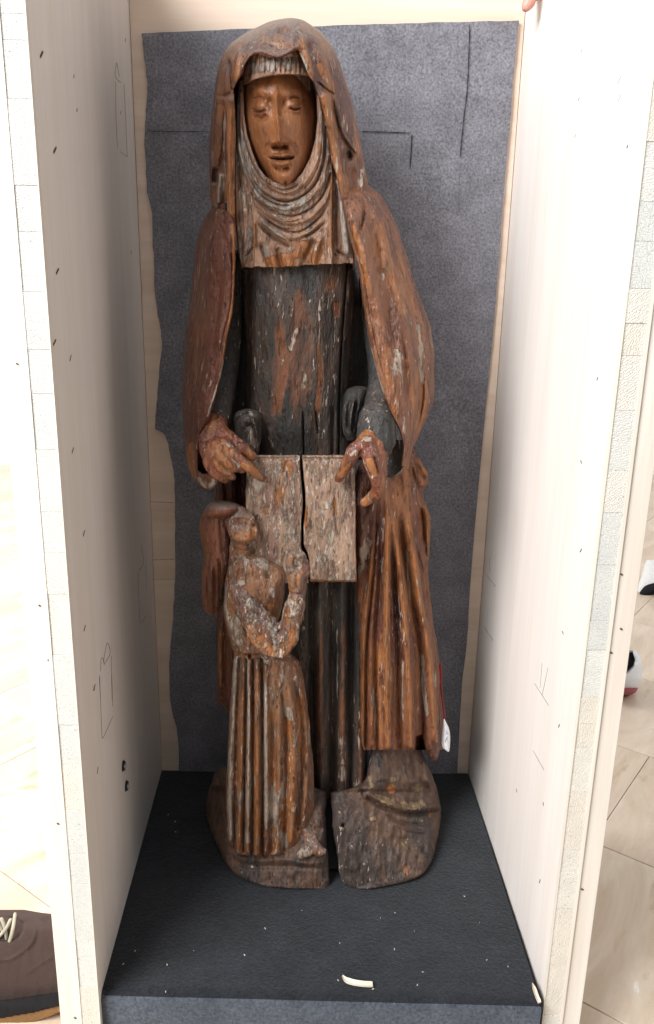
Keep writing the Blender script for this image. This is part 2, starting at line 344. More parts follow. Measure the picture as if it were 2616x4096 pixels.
def endgrain(name, c1, c2, ang, seed, spot=True):
    s = NT(name); v = s.mp((1, 1, 1), rot=(0, ang, 0), loc=(seed * .13, seed * .2, seed * .31))
    wv = s.wave(v, 130, 9, 4, 3.0, 'BANDS', 'Z'); fz = s.noise(s.mp((1, 1, 1)), 420, 4, 0.7); big = s.noise(v, 40, 3)
    col = s.mix(s.math('MULTIPLY', wv, 0.5), c1, c2); col = s.mix(s.rng(fz, 0.6, 0.72), col, tuple(c * 0.55 for c in c2)); col = s.mul(col, s.mix(big, (0.85, 0.86, 0.86), (1.1, 1.08, 1.05)))
    if spot: col = s.mix(s.rng(s.noise(v, 95, 2), 0.735, 0.76), col, (0.42, 0.52, 0.46))
    hg = s.math('ADD', s.math('MULTIPLY', wv, 0.5), fz)
    return s.fin(col, 0.85, s.bump(hg, 0.0009, 0.7), 0.2)
EG = [endgrain('endgrain_%d' % i, *c) for i, c in enumerate([((0.74, 0.71, 0.65), (0.60, 0.57, 0.51), 0.6, 1), ((0.66, 0.66, 0.63), (0.54, 0.55, 0.53), -0.5, 2), ((0.74, 0.69, 0.61), (0.62, 0.56, 0.49), 1.0, 3), ((0.70, 0.69, 0.65), (0.58, 0.58, 0.55), 0.25, 4)])]
def felt(name, c1, c2, scale=1.0, bump=1.0, sheen=0.3):
    s = NT(name); v = s.mp((1, 1, 1)); a = s.noise(v, 28 * scale, 5, 0.6); b = s.noise(v, 320 * scale, 4, 0.75); c = s.noise(s.mp((1, 1, 0.5), rot=(0, 0.6, 0)), 650 * scale, 3, 0.7)
    col = s.mix(s.rng(a, 0.38, 0.64), c1, c2); col = s.mul(col, s.mix(s.rng(b, 0.3, 0.7), (0.45, 0.45, 0.47), (1.65, 1.62, 1.6)))
    col = s.mix(s.math('MULTIPLY', s.rng(c, 0.70, 0.78), 0.6), col, (0.35, 0.36, 0.40))
    return s.fin(col, 0.95, s.bump(s.math('ADD', b, s.math('MULTIPLY', a, 0.6)), 0.002 * bump, 0.9), 0.2, 0, sheen)
M['felt'] = felt('grey_felt', (0.145, 0.144, 0.162), (0.190, 0.189, 0.213))
M['foam'] = felt('dark_foam', (0.009, 0.011, 0.014), (0.015, 0.017, 0.022), 0.8, 1.2, 0.15)
M['foam_pale'] = felt('pale_foam', (0.048, 0.058, 0.074), (0.066, 0.078, 0.098), 0.8, 1.2, 0.2)  # paler, bluer foam colour for the front face only
def plain(name, c, r=0.6, b=0.0, sc=200, spec=0.4, metal=0):
    s = NT(name); n = s.noise(s.mp((1, 1, 1)), sc, 4, 0.6); col = s.mul(c, s.mix(n, (0.8, 0.8, 0.8), (1.15, 1.15, 1.15)))
    s.b.inputs['Metallic'].default_value = metal
    return s.fin(col, r, s.bump(n, 0.001 * b, 0.7) if b else None, spec)
def floor_mat():
    s = NT('travertine_floor'); v = s.mp((1, 0.32, 1), rot=(0, 0, 0.75)); a = s.noise(v, 9, 6, 0.65, 0.8); b = s.noise(v, 60, 4, 0.7); c = s.noise(s.mp((1, 0.5, 1), rot=(0, 0, 0.75)), 26, 3, 0.5, 0.5)
    col = s.mix(s.rng(a, 0.35, 0.65), (0.52, 0.40, 0.29), (0.71, 0.60, 0.48)); col = s.mix(s.math('MULTIPLY', s.rng(c, 0.60, 0.70), 0.6), col, (0.42, 0.28, 0.18))
    col = s.mix(s.math('MULTIPLY', s.rng(a, 0.62, 0.66), 0.7), col, (0.86, 0.84, 0.80))
    return s.fin(col, 0.35, s.bump(b, 0.0005, 0.5), 0.4)
M['tile'] = floor_mat()
M['grout'] = plain('grout', (0.45, 0.37, 0.30), 0.9)
M['pencil'] = plain('pencil', (0.085, 0.075, 0.085), 0.7)
M['knot'] = plain('knot', (0.10, 0.055, 0.035), 0.7)
M['knot_soft'] = plain('board_joint', (0.30, 0.20, 0.15), 0.8)
M['steel'] = plain('steel', (0.55, 0.55, 0.55), 0.3, metal=1)
M['black'] = plain('black', (0.012, 0.012, 0.014), 0.6)
M['shaving'] = plain('shaving', (0.72, 0.62, 0.50), 0.7)
M['seam'] = plain('seam', (0.020, 0.020, 0.024), 0.95)

# ================================================================= CRATE
DB = 0.442
ZF = -0.12                                                                     # floor level
TOP = 1.16
def at_z(p0, p1, z):
    """carry an upright edge given by two points to height z"""
    t = (z - p0[2]) / (p1[2] - p0[2]); return p0 + (p1 - p0) * t
def edge(a, b, Y): p0 = P(*a, Y); p1 = P(*b, Y); return lambda z: at_z(p0, p1, z)
LB = edge((514.5, 0), (646, 3077), DB); LF = edge((102, 0), (403, 4096), 0.0)
RB = edge((2106, 0), (1873, 3094), DB); RF = edge((2518, 1100), (2166, 4096), 0.0)
TW = 0.024; TB = 0.021
crate = empty('wooden_crate', (0, 0.22, ZF), 'tall open crate of pale boards standing upright around the carved statue', 'crate')
def slab(name, f, b, th0, th1, mat, y0=0.0, y1=0.0, bev=0.0, z0=ZF, z1=TOP):
    c = []
    for dx in sorted((th0, th1)):
        for fn, dy in ((f, y0), (b, y1)):
            for z in (z0, z1): q = fn(z); c.append((q[0] + dx, q[1] + dy, z))
    return hexa(name, c, mat, crate, bev)
wl = slab('side_panel', LF, LB, 0.0, -TW, M['wall'], 0.006, 0.03)
wr = slab('side_panel', RF, RB, 0.0, TW, M['wall'], 0.006, 0.03)
slab('batten', LF, LB, -TW - 0.0006, -TW - TB, M['batten'], 0.0015, 0.03, 0.0006); slab('batten', RF, RB, TW + 0.0006, TW + TB, M['batten'], 0.0015, 0.03, 0.0006)
xa, xb = LB(0)[0], RB(0)[0]
c = []
for fn, dx in ((LB, 0.0008), (RB, -0.0008)):
    for y in (DB, DB + 0.018):
        for z in (ZF, TOP + 0.03): q = fn(z); c.append((q[0] + dx, y, z))
hexa('back_panel', c, M['ply'], crate)
# front edge of each side panel: glued core blocks with end grain
def zrow(px, py): return P(px, py, 0.0)[2]
for fn, sgn, cuts in ((LF, -1, [-400, -210, 60, 165, 400, 745, 930, 1170, 1400, 1577, 1800, 2048, 2210, 2377, 2620, 2900, 3055, 3240, 3413, 3535, 3760, 3950, 4300, 4500]),
                      (RF, 1, [-400, -180, 100, 330, 560, 800, 960, 1150, 1290, 1420, 1640, 1880, 2050, 2260, 2483, 2600, 2790, 2895, 2990, 3170, 3400, 3490, 3635, 3860, 4060, 4300, 4500])):
    zs = [zrow(250 if sgn < 0 else 2350, c_) for c_ in cuts]
    for i in range(len(zs) - 1):
        za, zb = zs[i], zs[i + 1] + 0.00025
        if zb > TOP: continue
        za = min(za, TOP); zb = max(zb, ZF)
        if za - zb < 0.004: continue
        dy = random.uniform(-0.0003, 0.0004); a = fn(za); b = fn(zb); x0, x1 = (0.0008, 0.0205) ; c = []
        for dx in sorted((sgn * x0, sgn * x1)):
            for y in (0.0 + dy, 0.0058):
                c.append((b[0] + dx, y, zb)); c.append((a[0] + dx, y, za))
        hexa('core_block', c, EG[random.randrange(4)], crate, 0.00015)
    # face veneers either side of the core
    for x0, x1 in ((0.0, 0.0007), (0.0206, TW)):
        c = []
        for dx in sorted((sgn * x0, sgn * x1)):
            for y in (-0.0008, 0.0059):
                for z in (ZF, TOP): q = fn(z); c.append((q[0] + dx, y, z))
        hexa('face_veneer', c, M['batten'], crate)

# marks on the side boards: found where a sight line meets the board
def on_wall(px, py, left=True, off=0.0006):
    f, b = (LF, LB) if left else (RF, RB)
    A = f(0.0); Bq = b(0.0); C_ = f(1.0); n = np.cross(Bq - A, C_ - A); n /= np.linalg.norm(n)
    d = rays(px, py); t = ((A - CAM) @ n) / (d @ n); p = CAM + d * t
    s = 1 if left else -1; nn = n if n[0] * s > 0 else -n
    return p + nn * off, nn
def ribbon(name, pts, wpx, mat, parent, proj, closed=False):
    """thin raised line; proj maps a photo pixel to (place, normal)"""
    C_ = catmull(pts, 4) if len(pts) > 2 else np.array(pts, float); vs = []; fs = []
    W_ = [proj(*q[:2]) for q in C_]; p = np.array([a for a, _ in W_]); n = np.array([b for _, b in W_]); T = np.gradient(p, axis=0); T /= np.linalg.norm(T, axis=1)[:, None] + 1e-9
    sd = np.cross(n, T); k = wpx / FPX * 0.5
    for i in range(len(p)):
        r = k * (0.68 + 0.25 * math.sin(i * 2.3)) * np.linalg.norm(p[i] - CAM) * (0.4 if i in (0, len(p) - 1) else 1) * (0.85 if name == 'pencil_line' else 1.2)
        for u_, h_ in ((-1, -0.0002), (-0.5, 0.0001), (0.5, 0.0001), (1, -0.0002)): vs.append(p[i] + sd[i] * r * u_ + n[i] * h_)
    for i in range(len(p) - 1):
        for j in range(3): fs.append((i * 4 + j, i * 4 + j + 1, i * 4 + 5 + j, i * 4 + 4 + j))
    return link(name, mesh(name, vs, fs), mat, parent, False)
lw = lambda x, y: on_wall(x, y, True); rw = lambda x, y: on_wall(x, y, False)
va = lambda *p: V(0, 0, 1.72, p); vb = lambda *p: V(0, 1400, 1.72, p); vc = lambda *p: V(0, 2700, 1.725, p)
vd = lambda *p: V(1800, 0, 1.885, p); ve = lambda *p: V(1800, 2200, 1.27, p); vg = lambda *p: V(1800, 1100, 1.852, p)
for pts, w_ in [(va((830, 570), (792, 530), (793, 470), (800, 432), (808, 470), (818, 530)), 3.0), (va((792, 560), (795, 800), (805, 1020)), 1.6), (va((850, 580), (862, 820), (872, 1075)), 2.0),
                (va((822, 1042), (875, 1080)), 4.0), (vb((688, 2210), (692, 2130), (705, 2120), (714, 2165), (712, 2120), (735, 2015), (755, 2085), (712, 2165)), 3.0),
                (vb((680, 2250), (688, 2408)), 2.0), (vb((762, 2100), (768, 2408)), 2.0), (vc((684, 0), (692, 200), (700, 400), (710, 428), (775, 285)), 2.5), (vc((768, 0), (775, 215)), 1.8),
                (vb((970, 1345), (985, 1468), (950, 1520)), 2.6), (vb((948, 1530), (952, 1700), (960, 1880)), 1.6), (vb((1000, 1480), (1003, 1650)), 1.5), (vb((970, 1880), (1000, 1830)), 2.4)]:
    ribbon('pencil_line', pts, w_, M['pencil'], crate, lw)
for pts, w_ in [(vd((588, 688), (565, 885)), 3.2), (vd((525, 912), (612, 852)), 4.2), (vd((612, 852), (590, 1120), (570, 1365)), 2.6), (vd((486, 1412), (552, 1388)), 4.2),
                (vg((298, 2090), (297, 2200)), 1.6), (vg((275, 2225), (342, 2308)), 3.4), (ve((175, 392), (222, 460)), 3.6), (ve((432, 678), (503, 790)), 3.6), (ve((460, 700), (470, 575)), 1.6), (ve((470, 740), (500, 598)), 1.8),
                (ve((425, 1020), (480, 1118)), 3.0), (vd((665, 120), (685, 72)), 2.6), (vd((575, 458), (583, 425)), 2.4), (vd((1266, 636), (1297, 568)), 2.8), (vd((1268, 770), (1298, 708)), 3.0)]:
    ribbon('pencil_line', pts, w_, M['pencil'], crate, rw)
def knot(q, L_, wpx, proj, ang=0.35):
    x, y = q; dx, dy = math.sin(ang) * L_ / 2, math.cos(ang) * L_ / 2
    ribbon('knot', [(x + dx, y - dy), (x, y), (x - dx, y + dy)], wpx, M['knot'], crate, proj)
for q in va((283, 375), (375, 1033), (392, 1868), (372, 2357)): knot(q, 26, 12, lw, 0.45)
for q in va((526, 758), (860, 277), (900, 1735), (505, 525), (828, 776)): knot(q, 15, 4, lw, 0.1)
for q in vb((482, 55), (497, 692), (575, 1262), (580, 1915), (646, 2325)): knot(q, 26, 6, lw, 0.25)
for q in vc((650, 85), (671, 658)): knot(q, 28, 5, lw, 0.15)
for q in vd((998, 388), (976, 747), (947, 1027), (1340, 1105), (612, 790), (530, 1870)) + vg((1095, 768), (975, 1385), (432, 335), (972, 2040)) + ve((575, 420), (556, 893), (476, 1290), (340, 1222), (458, 1682)): knot(q, 15, 6, rw, random.uniform(-0.4, 0.6))
# nail heads on the fronts of the battens
def on_front(px, py): return P(px, py, 0.0008), np.array([0, -1.0, 0])
for q in vb((118, 96), (272, 1760), (335, 2137)) + vc((400, 1028), (518, 2368)) + ve((872, 125), (820, 523), (672, 1725), (870, 402)): 
    ribbon('nail_head', [(q[0] - 5, q[1] - 3), q, (q[0] + 5, q[1] + 3)], 8, M['knot'], crate, on_front)
# two screws low on the left board
for q in vc((848, 627), (869, 765)):
    p, n = on_wall(*q, True, 0.0)
    me = bpy.data.meshes.new('screw'); bm = bmesh.new(); bmesh.ops.create_cone(bm, cap_ends=True, segments=20, radius1=0.0075, radius2=0.0055, depth=0.003)
    bm.transform(Matrix.Translation(Vector(p) + Vector(n) * 0.0012) @ Vector(n).to_track_quat('Z', 'Y').to_matrix().to_4x4()); bm.to_mesh(me); bm.free()
    sc_ = link('screw', me, M['black'], crate, True, 30)
    me = bpy.data.meshes.new('screw_head'); bm = bmesh.new(); bmesh.ops.create_uvsphere(bm, u_segments=16, v_segments=8, radius=0.0034)
    bm.transform(Matrix.Translation(Vector(p) + Vector(n) * 0.0028) @ Vector(n).to_track_quat('Z', 'Y').to_matrix().to_4x4() @ Matrix.Diagonal((1, 1, 0.45, 1)))
    bm.to_mesh(me); bm.free(); ob = link('screw_head', me, M['steel'], crate, True); ob.parent = sc_; 
    ob.matrix_parent_inverse = Matrix.Identity(4)

# ================================================================= FELT LINING, FOAM
lining = empty('felt_lining', (0, DB, 0), 'dark grey felt sheet with a torn wavy left edge lining the back of the crate', 'felt')
left = va((975, 240), (985, 340), (1000, 450), (1012, 560), (1016, 640), (1004, 760), (1000, 850), (992, 950), (1000, 1080), (1008, 1250), (1018, 1360), (1045, 1460), (1050, 1650), (1060, 1800), (1065, 2000), (1080, 2130), (1100, 2250), (1112, 2330)) \
     + vb((1112, 0), (1098, 120), (1090, 220), (1080, 330), (1070, 450), (1068, 545), (1105, 558), (1135, 590), (1155, 640), (1168, 720), (1185, 790), (1196, 860), (1203, 1000), (1205, 1200), (1203, 1500), (1198, 1700), (1185, 1900), (1172, 2050), (1166, 2200), (1166, 2300)) \
     + vc((1168, 100), (1178, 210), (1200, 300), (1222, 390), (1232, 480), (1235, 620), (1236, 680))
left = [(p[0] + random.uniform(-2, 2), p[1]) for p in catmull(left, 3)]
right = vd((523, 152), (480, 560), (460, 850), (440, 1060), (410, 1400), (380, 1800), (345, 2262)) + ve((112, 60), (90, 430), (60, 700), (35, 1150))
right = [(p[0] + random.uniform(-1.2, 1.2), p[1]) for p in catmull(right, 5)]
n_ = 260; yy = np.linspace(0, 1, n_)
def resample(pl, y0, y1):
    pl = np.array(pl); ys = y0 + (y1 - y0) * yy; return np.interp(ys, pl[:, 1], pl[:, 0]), ys
lx, ly = resample(left, 133, 3085); rx_, ry = resample(right, 82, 3100)
mcols = 40; uu = np.linspace(0, 1, mcols); GX = lx[:, None] * (1 - uu) + rx_[:, None] * uu; GY = ly[:, None] * (1 - uu) + ry[:, None] * uu
GY[0] += 3 * vnoise(GX[0] / 25, GX[0] * 0, 3) - 5 * (4 * uu * (1 - uu))
Yb_ = DB - 0.005 - 0.0018 * (vnoise(GX / 160, GY / 200, 2) + 0.5) - 0.0006 * vnoise(GX / 20, GY / 20, 9)
Wf = P(GX, GY, Yb_).reshape(-1, 3); Wk = Wf.copy(); Wk[:, 1] = DB - 0.0006; N = len(Wf); fs = []
for i in range(n_ - 1):
    for j in range(mcols - 1): a = i * mcols + j; fs.append((a, a + mcols, a + mcols + 1, a + 1))
for i in range(n_ - 1): a = i * mcols; fs.append((a, a + N, a + N + mcols, a + mcols)); a += mcols - 1; fs.append((a, a + mcols, a + N + mcols, a + N))
for j in range(mcols - 1): fs.append((j, j + 1, j + 1 + N, j + N)); a = (n_ - 1) * mcols + j; fs.append((a, a + N, a + N + 1, a + 1))
link('felt_sheet', mesh('felt_sheet', np.vstack([Wf, Wk]), fs), M['felt'], lining, True, 40)
fp = lambda x, y: (P(x, y, DB - 0.0078), np.array([0, -1.0, 0]))
for pts, w_ in [(vd((150, 180), (140, 480), (130, 680), (105, 890), (85, 1090), (78, 1180)), 4.5), (vd((78, 1180), (65, 1600)), 2.0), ([(590, 524), (700, 526), (835, 526)], 2.5), (V(1300, 500, 3.076, [(440, 78), (700, 85), (1060, 98)]), 4), (V(1300, 500, 3.076, [(1070, 110), (1062, 300), (1045, 545)]), 5)]:
    ribbon('cut_line', pts, w_, M['seam'], lining, fp)
foam = empty('foam_block', (0, 0.2, ZF + 0.02), 'black foam block filling the crate bottom under the statue', 'foam block')
zt = 0.0; c = []
fl_, fr_, bl_, br_ = F(400, 3975), F(2166, 4019), F(648, 3077), F(1871, 3094)
yf = (fl_[1] + fr_[1]) / 2
def foam_mesh():
    nx, ny = 70, 60; vs = []; fs = []; u_ = np.linspace(0, 1, nx); v_ = np.linspace(0, 1, ny)
    for j in v_:
        a = fl_ * (1 - j) + bl_ * j; b = fr_ * (1 - j) + br_ * j
        for i in u_: p = a * (1 - i) + b * i; vs.append((p[0], p[1], 0.0006 * float(vnoise(np.array([i * 14.]), np.array([j * 14.]), 4)[0]) - (0.0025 if j == 0 else 0)))
    nt = len(vs)
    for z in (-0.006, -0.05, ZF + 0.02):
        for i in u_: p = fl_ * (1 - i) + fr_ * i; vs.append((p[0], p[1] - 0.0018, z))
    for j in range(ny - 1):
        for i in range(nx - 1): a = j * nx + i; fs.append((a, a + 1, a + 1 + nx, a + nx))
    prev = 0
    for k in range(3):
        s_ = nt + k * nx
        for i in range(nx - 1): fs.append((prev + i, s_ + i, s_ + i + 1, prev + i + 1))
        prev = s_
    o_ = len(vs); zb = ZF + 0.02
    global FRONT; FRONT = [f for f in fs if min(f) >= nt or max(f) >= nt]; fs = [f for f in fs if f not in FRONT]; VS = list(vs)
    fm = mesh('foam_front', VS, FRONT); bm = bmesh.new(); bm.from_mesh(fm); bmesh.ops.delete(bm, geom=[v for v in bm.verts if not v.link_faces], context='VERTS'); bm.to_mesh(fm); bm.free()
    link('foam_front', fm, M['foam_pale'], foam, True, 40)
    for q in (fl_, fr_, br_, bl_): vs.append((q[0], q[1], zb))
    fs += [(o_, o_ + 3, o_ + 2, o_ + 1)]
    a0, a1, b0, b1 = 0, nx - 1, (ny - 1) * nx, ny * nx - 1
    fs += [(a0, b0, o_ + 3, o_), (a1, o_ + 1, o_ + 2, b1), (b0, b1, o_ + 2, o_ + 3)]
    return mesh('foam_body', vs, fs)
link('foam_body', foam_mesh(), M['foam'], foam, True, 40)
box('foam_base_board', fl_[0] + 0.004, fr_[0] - 0.004, 0.008, DB - 0.004, ZF + 0.001, ZF + 0.0195, M['wall'], crate)
# lint and wood crumbs lying on the foam
vs, fs = [], []
for k in range(46):
    x = random.uniform(-0.24, 0.24); y = random.uniform(0.01, 0.33)
    if y > 0.14 and abs(x) < 0.19: continue
    a = random.uniform(0, 3.14); L_ = random.uniform(0.0006, 0.0022) * (1.6 if random.random() < 0.1 else 1); o_ = len(vs); dx, dy = math.cos(a) * L_, math.sin(a) * L_; e = 0.0004
    vs += [(x - dx, y - dy, 0.0008), (x - dy * .3, y + dx * .3, 0.0008), (x + dx, y + dy, 0.0012), (x + dy * .3, y - dx * .3, 0.0008), (x, y, 0.0018)]
    fs += [(o_, o_ + 1, o_ + 4), (o_ + 1, o_ + 2, o_ + 4), (o_ + 2, o_ + 3, o_ + 4), (o_ + 3, o_, o_ + 4)]
tag(link('wood_dust', mesh('wood_dust', vs, fs), M['shaving']), 'tiny pale crumbs of wood dust scattered over the black foam', 'dust', kind='stuff')
def shaving(pts, wpx, label):
    C_ = catmull(pts, 5); p = np.array([F(q[0], q[1], 0.0012) for q in C_]); T = np.gradient(p, axis=0); T /= np.linalg.norm(T, axis=1)[:, None]; sd = np.cross(T, [0, 0, 1]); vs = []; fs = []
    n = len(p)
    for i in range(n):
        k = i / (n - 1); r = wpx / FPX * np.linalg.norm(p[i] - CAM) * 0.5 * (0.15 + min(1, 3.4 * min(k, 1 - k + 0.25))); lift = 0.0022 * math.sin(3.1 * k)
        for s_, h_ in ((-1, 0.0035), (-0.3, 0.001), (0.4, 0.0008), (1, 0.003)): vs.append(p[i] + sd[i] * r * s_ + np.array([0, 0, h_ + lift]))
        for s_, h_ in ((1, 0.002), (-1, 0.0025)): vs.append(p[i] + sd[i] * r * s_ * 0.95 + np.array([0, 0, h_ + lift - 0.001]))
    for i in range(n - 1):
        for j in range(6): l = (j + 1) % 6; fs.append((i * 6 + j, i * 6 + l, i * 6 + 6 + l, i * 6 + 6 + j))
    fs += [tuple(range(6)), tuple((n - 1) * 6 + k for k in range(6))[::-1]]
    tag(link('wood_shaving', mesh('wood_shaving', vs, fs), M['shaving'], None, True, 40), label, 'wood shaving', 'wood shavings on the foam')
vp = lambda *p: V(400, 3600, 0.8544, p)
shaving(vp((828, 264), (842, 282), (865, 292), (900, 296), (932, 294)), 17, 'curled pale wood shaving lying near the middle of the foam front')
shaving(vp((1476, 290), (1484, 315), (1492, 338), (1502, 356)), 10, 'narrow wood splinter standing in the right front corner of the foam')

# ================================================================= FLOOR
fo = []
Ln = 0.32; ga = 0.0014; ang = math.radians(-38); ca, sa = math.cos(ang), math.sin(ang); xs = 1.6
floor = tag(box('floor', -3.5, 3.5, -1.6, 4.5, ZF - 0.05, ZF - 0.004, M['grout']), kind='structure')
tm = None
for i in range(-9, 10):
    for j in range(-9, 10):
        cx, cy = (i + 0.5 * (j % 2)) * Ln * 1.5, j * Ln
        x, y = cx * ca - cy * sa + 0.75, cx * sa + cy * ca + 0.4
        if not (-2.2 < x < 2.6 and -0.9 < y < 3.4): continue
        if tm is None:
            tm = bpy.data.meshes.new('tile'); bm = bmesh.new(); bmesh.ops.create_cube(bm, size=1); bm.transform(Matrix.Diagonal((Ln * 1.5 - ga, Ln - ga, 0.006, 1)))
            bmesh.ops.bevel(bm, geom=[e for e in bm.edges if all(v.co.z > 0 for v in e.verts)], offset=0.0008, segments=1, affect='EDGES'); bm.to_mesh(tm); bm.free(); tm.materials.append(M['tile'])
        o = bpy.data.objects.new('tile', tm); COL.objects.link(o); o.parent = floor; o.location = (x, y, ZF - 0.003 + random.uniform(-0.0004, 0)); o.rotation_euler = (0, 0, ang)

M['plaster'] = plain('white_plaster', (0.80, 0.79, 0.77), 0.9, 0.3, 60)
tag(box('room_wall', -6, 6, 3.0, 3.1, ZF - 0.004, 3.2, M['plaster']), kind='structure')
bp = lambda x, y: (P(x, y, DB - 0.0003), np.array([0, -1.0, 0]))
for pts in ([(600, 2006), (650, 2009), (712, 2012)], [(608, 2240), (660, 2238), (712, 2236)], [(612, 2318), (715, 2316)]): ribbon('board_joint', pts, 3, M['knot_soft'], crate, bp)
# ================================================================= STATUE
statue = empty('wooden_statue', (0, 0.27, 0.0), 'worn painted wooden statue of a veiled woman holding an open book, small child beside her', 'statue')

S = statue
def rows(view, lst):
    """(y, xL, xR, ...) read in a working view -> photo pixels"""
    out = []
    for r in lst: a = view((r[1], r[0]))[0]; b = view((r[2], r[0]))[0]; out.append((a[1], a[0], b[0]) + tuple(r[3:]))
    return out
def Yfloor(x, y): return float(F(x, y, 0.0)[1])

# --- standing woman: dark robe under the cloak
robe_prims = [R(v5((735, -420), (742, 200), (748, 920)), 19, 9, 0, 0), R(v5((880, -420), (878, 200), (868, 900)), 20, 10, 0, 0), R(v5((982, -420), (985, 300), (992, 930)), 14, 8, 0, 0),
    R(v5((812, -420), (815, 300), (812, 900)), 12, -11, 0, 0), R(v5((928, -420), (930, 300), (925, 900)), 11, -11, 0, 0), R(v5((695, -420), (690, 300), (705, 900)), 13, -12, 0, 0),
    R(v2((965, 60), (940, 400), (925, 640), (920, 800), (915, 1140)), 3.4, -9, 0, 0), R(v2((715, 880), (722, 1150)), 3.2, -8, 1, 0), R(v2((785, 880), (800, 1040)), 3.0, -7),
    R(v2((885, 860), (880, 1140)), 7, -5, 1, 0), R(v2((410, 120), (405, 500), (400, 900)), 10, -4, 0, 0), R(v2((580, 100), (575, 1000)), 40, 2, 1, 1), R(v2((800, 100), (810, 1000)), 40, 2),
    R(v2((520, 980), (560, 1140)), 9, 3), B(v2((640, 600))[0], 130, 300, 6)]
robe_paint = [(0, R(v2((590, 360), (585, 480), (600, 600), (598, 720), (575, 860), (565, 980)), 20, 1.0, 1, 1, 4)), (0, R(v2((815, 440), (808, 560), (815, 700), (800, 860), (800, 960)), 13, 0.95, 1, 1, 4)), (0, R(v2((902, 280), (900, 390)), 14, 0.9, 1, 1, 4)),
    (0, B(v2((860, 200))[0], 34, 40, 0.75)), (0, R(v2((640, 120), (690, 600), (650, 1080)), 60, 0.26)), (0, R(v2((760, 120), (720, 560), (740, 1080)), 55, 0.24)), (0, R(v2((960, 420), (990, 650)), 18, 0.5)),
    (1, R(v2((568, 120), (545, 300)), 16, 0.34)), (1, R(v2((690, 420), (640, 580)), 10, 0.34)), (1, R(v2((745, 590), (720, 760), (700, 900), (690, 960)), 24, 0.34)), (1, R(v2((640, 760), (640, 900)), 12, 0.32)), (1, R(v2((540, 1050), (545, 1130)), 10, 0.34)),  # pale strokes are gloss glints painted into the colour
    (0, R(v5((745, -300), (735, 900)), 12, 0.65)), (0, R(v5((880, -300), (870, 880)), 11, 0.72)), (1, R(v5((845, -200), (845, 400)), 4, 0.6)), (0, R(v5((985, 400), (990, 900)), 10, 0.7)), (1, R(v5((870, 500), (880, 850)), 12, 0.45))]
loft('robe', [(1030, 970, 1418, .275, .275, .060, .07), (1200, 972, 1418, .275, .275, .060, .07), (1420, 984, 1400, .275, .275, .058, .07), (1700, 985, 1385, .275, .275, .058, .07), (1830, 990, 1400, .28, .28, .058, .07),
    (2300, 1000, 1460, .285, .28, .055, .06), (2700, 1050, 1465, .29, .28, .050, .06), (3000, 1130, 1468, .29, .28, .045, .05), (3195, 1180, 1470, .285, .28, .042, .05)], M['dress'], S, robe_prims, robe_paint, sp=4.2, pw=0.5, wob=1.4, edge=0)
# dark under-sleeves
limbs('sleeve', [v2((350, 60, .275, 34), (330, 300, .275, 40), (300, 600, .262, 48), (262, 800, .235, 52), (240, 940, .205, 50))], M['sleeve'], S, 0.0028, 4, 0.0012)
loft('sleeve_end', rows(vh, [(325, 880, 980, .225, .225, .01, .02), (370, 760, 1090, .225, .225, .028, .03), (480, 705, 1145, .225, .225, .036, .04), (650, 715, 1155, .225, .225, .038, .04), (850, 770, 1130, .222, .222, .036, .04), (1000, 860, 1100, .218, .218, .028, .03), (1085, 940, 1060, .212, .212, .015, .02)]),
    M['sleeve'], S, [R(vh((750, 760), (765, 520), (880, 420), (1010, 430), (1090, 560), (1090, 760)), 9, -6), R(vh((905, 660), (935, 575), (1010, 590), (1030, 760), (1000, 950)), 8, -6), R(vh((830, 640), (870, 520), (970, 490)), 9, 4), R(vh((960, 640), (1000, 900)), 8, 4), B(vh((860, 760))[0], 18, 26, -7)],
    [(1, R(vh((980, 600), (985, 760), (1000, 930)), 13, 0.75)), (1, R(vh((1060, 760), (1040, 950)), 8, 0.6)), (1, R(vh((760, 500), (900, 400), (1080, 480)), 8, 0.4)), (0, R(vh((1000, 700), (1040, 1000)), 18, 0.5)), (1, R(vh((900, 850), (960, 1050)), 16, 0.4))], sp=3.0, wob=1.6)
limbs('sleeve', [v4((760, -900, .28, 38), (800, -500, .275, 44), (860, -200, .258, 48), (880, 60, .235, 50), (860, 250, .212, 56), (845, 420, .192, 64))], M['sleeve'], S, 0.0028, 4, 0.0012)
limbs('cuff', [v4((845, 395, .192, 74), (842, 480, .184, 79), (838, 600, .180, 82), (836, 625, .180, 82))], M['sleeve'], S, 0.0024, 2, 0.0010, prims=[R(v4((680, 405), (760, 375), (880, 385), (1000, 450)), 5, 3)])
loft('sleeve_end', rows(v4, [(105, 630, 730, .245, .245, .01, .02), (140, 560, 770, .245, .245, .025, .03), (250, 522, 740, .24, .24, .034, .03), (400, 512, 700, .235, .235, .036, .03), (520, 520, 670, .23, .23, .032, .03), (620, 560, 640, .225, .225, .018, .02)]),
    M['sleeve'], S, [R(v4((600, 210), (575, 380), (575, 580)), 8, -6), R(v4((660, 240), (630, 380), (612, 560)), 7, -7), R(v4((545, 230), (540, 500)), 8, 4), R(v4((640, 200), (605, 380), (595, 560)), 6, 4)],
    [(1, R(v4((560, 250), (545, 500)), 12, 0.55)), (1, R(v4((625, 220), (590, 500)), 8, 0.5))], sp=3.2, wob=1.4)

loft('robe_side', [(1000, 940, 1400, .30, .30, .02, .05), (1200, 925, 1452, .30, .30, .024, .05), (1500, 870, 1515, .30, .30, .024, .05), (1700, 830, 1580, .30, .30, .024, .05), (1840, 820, 1600, .30, .30, .024, .05)], M['dress'], S, [R([(960, 1050), (950, 1500), (900, 1800)], 12, 5), R([(1440, 1100), (1480, 1500)], 12, 5)], sp=7, edge=0)
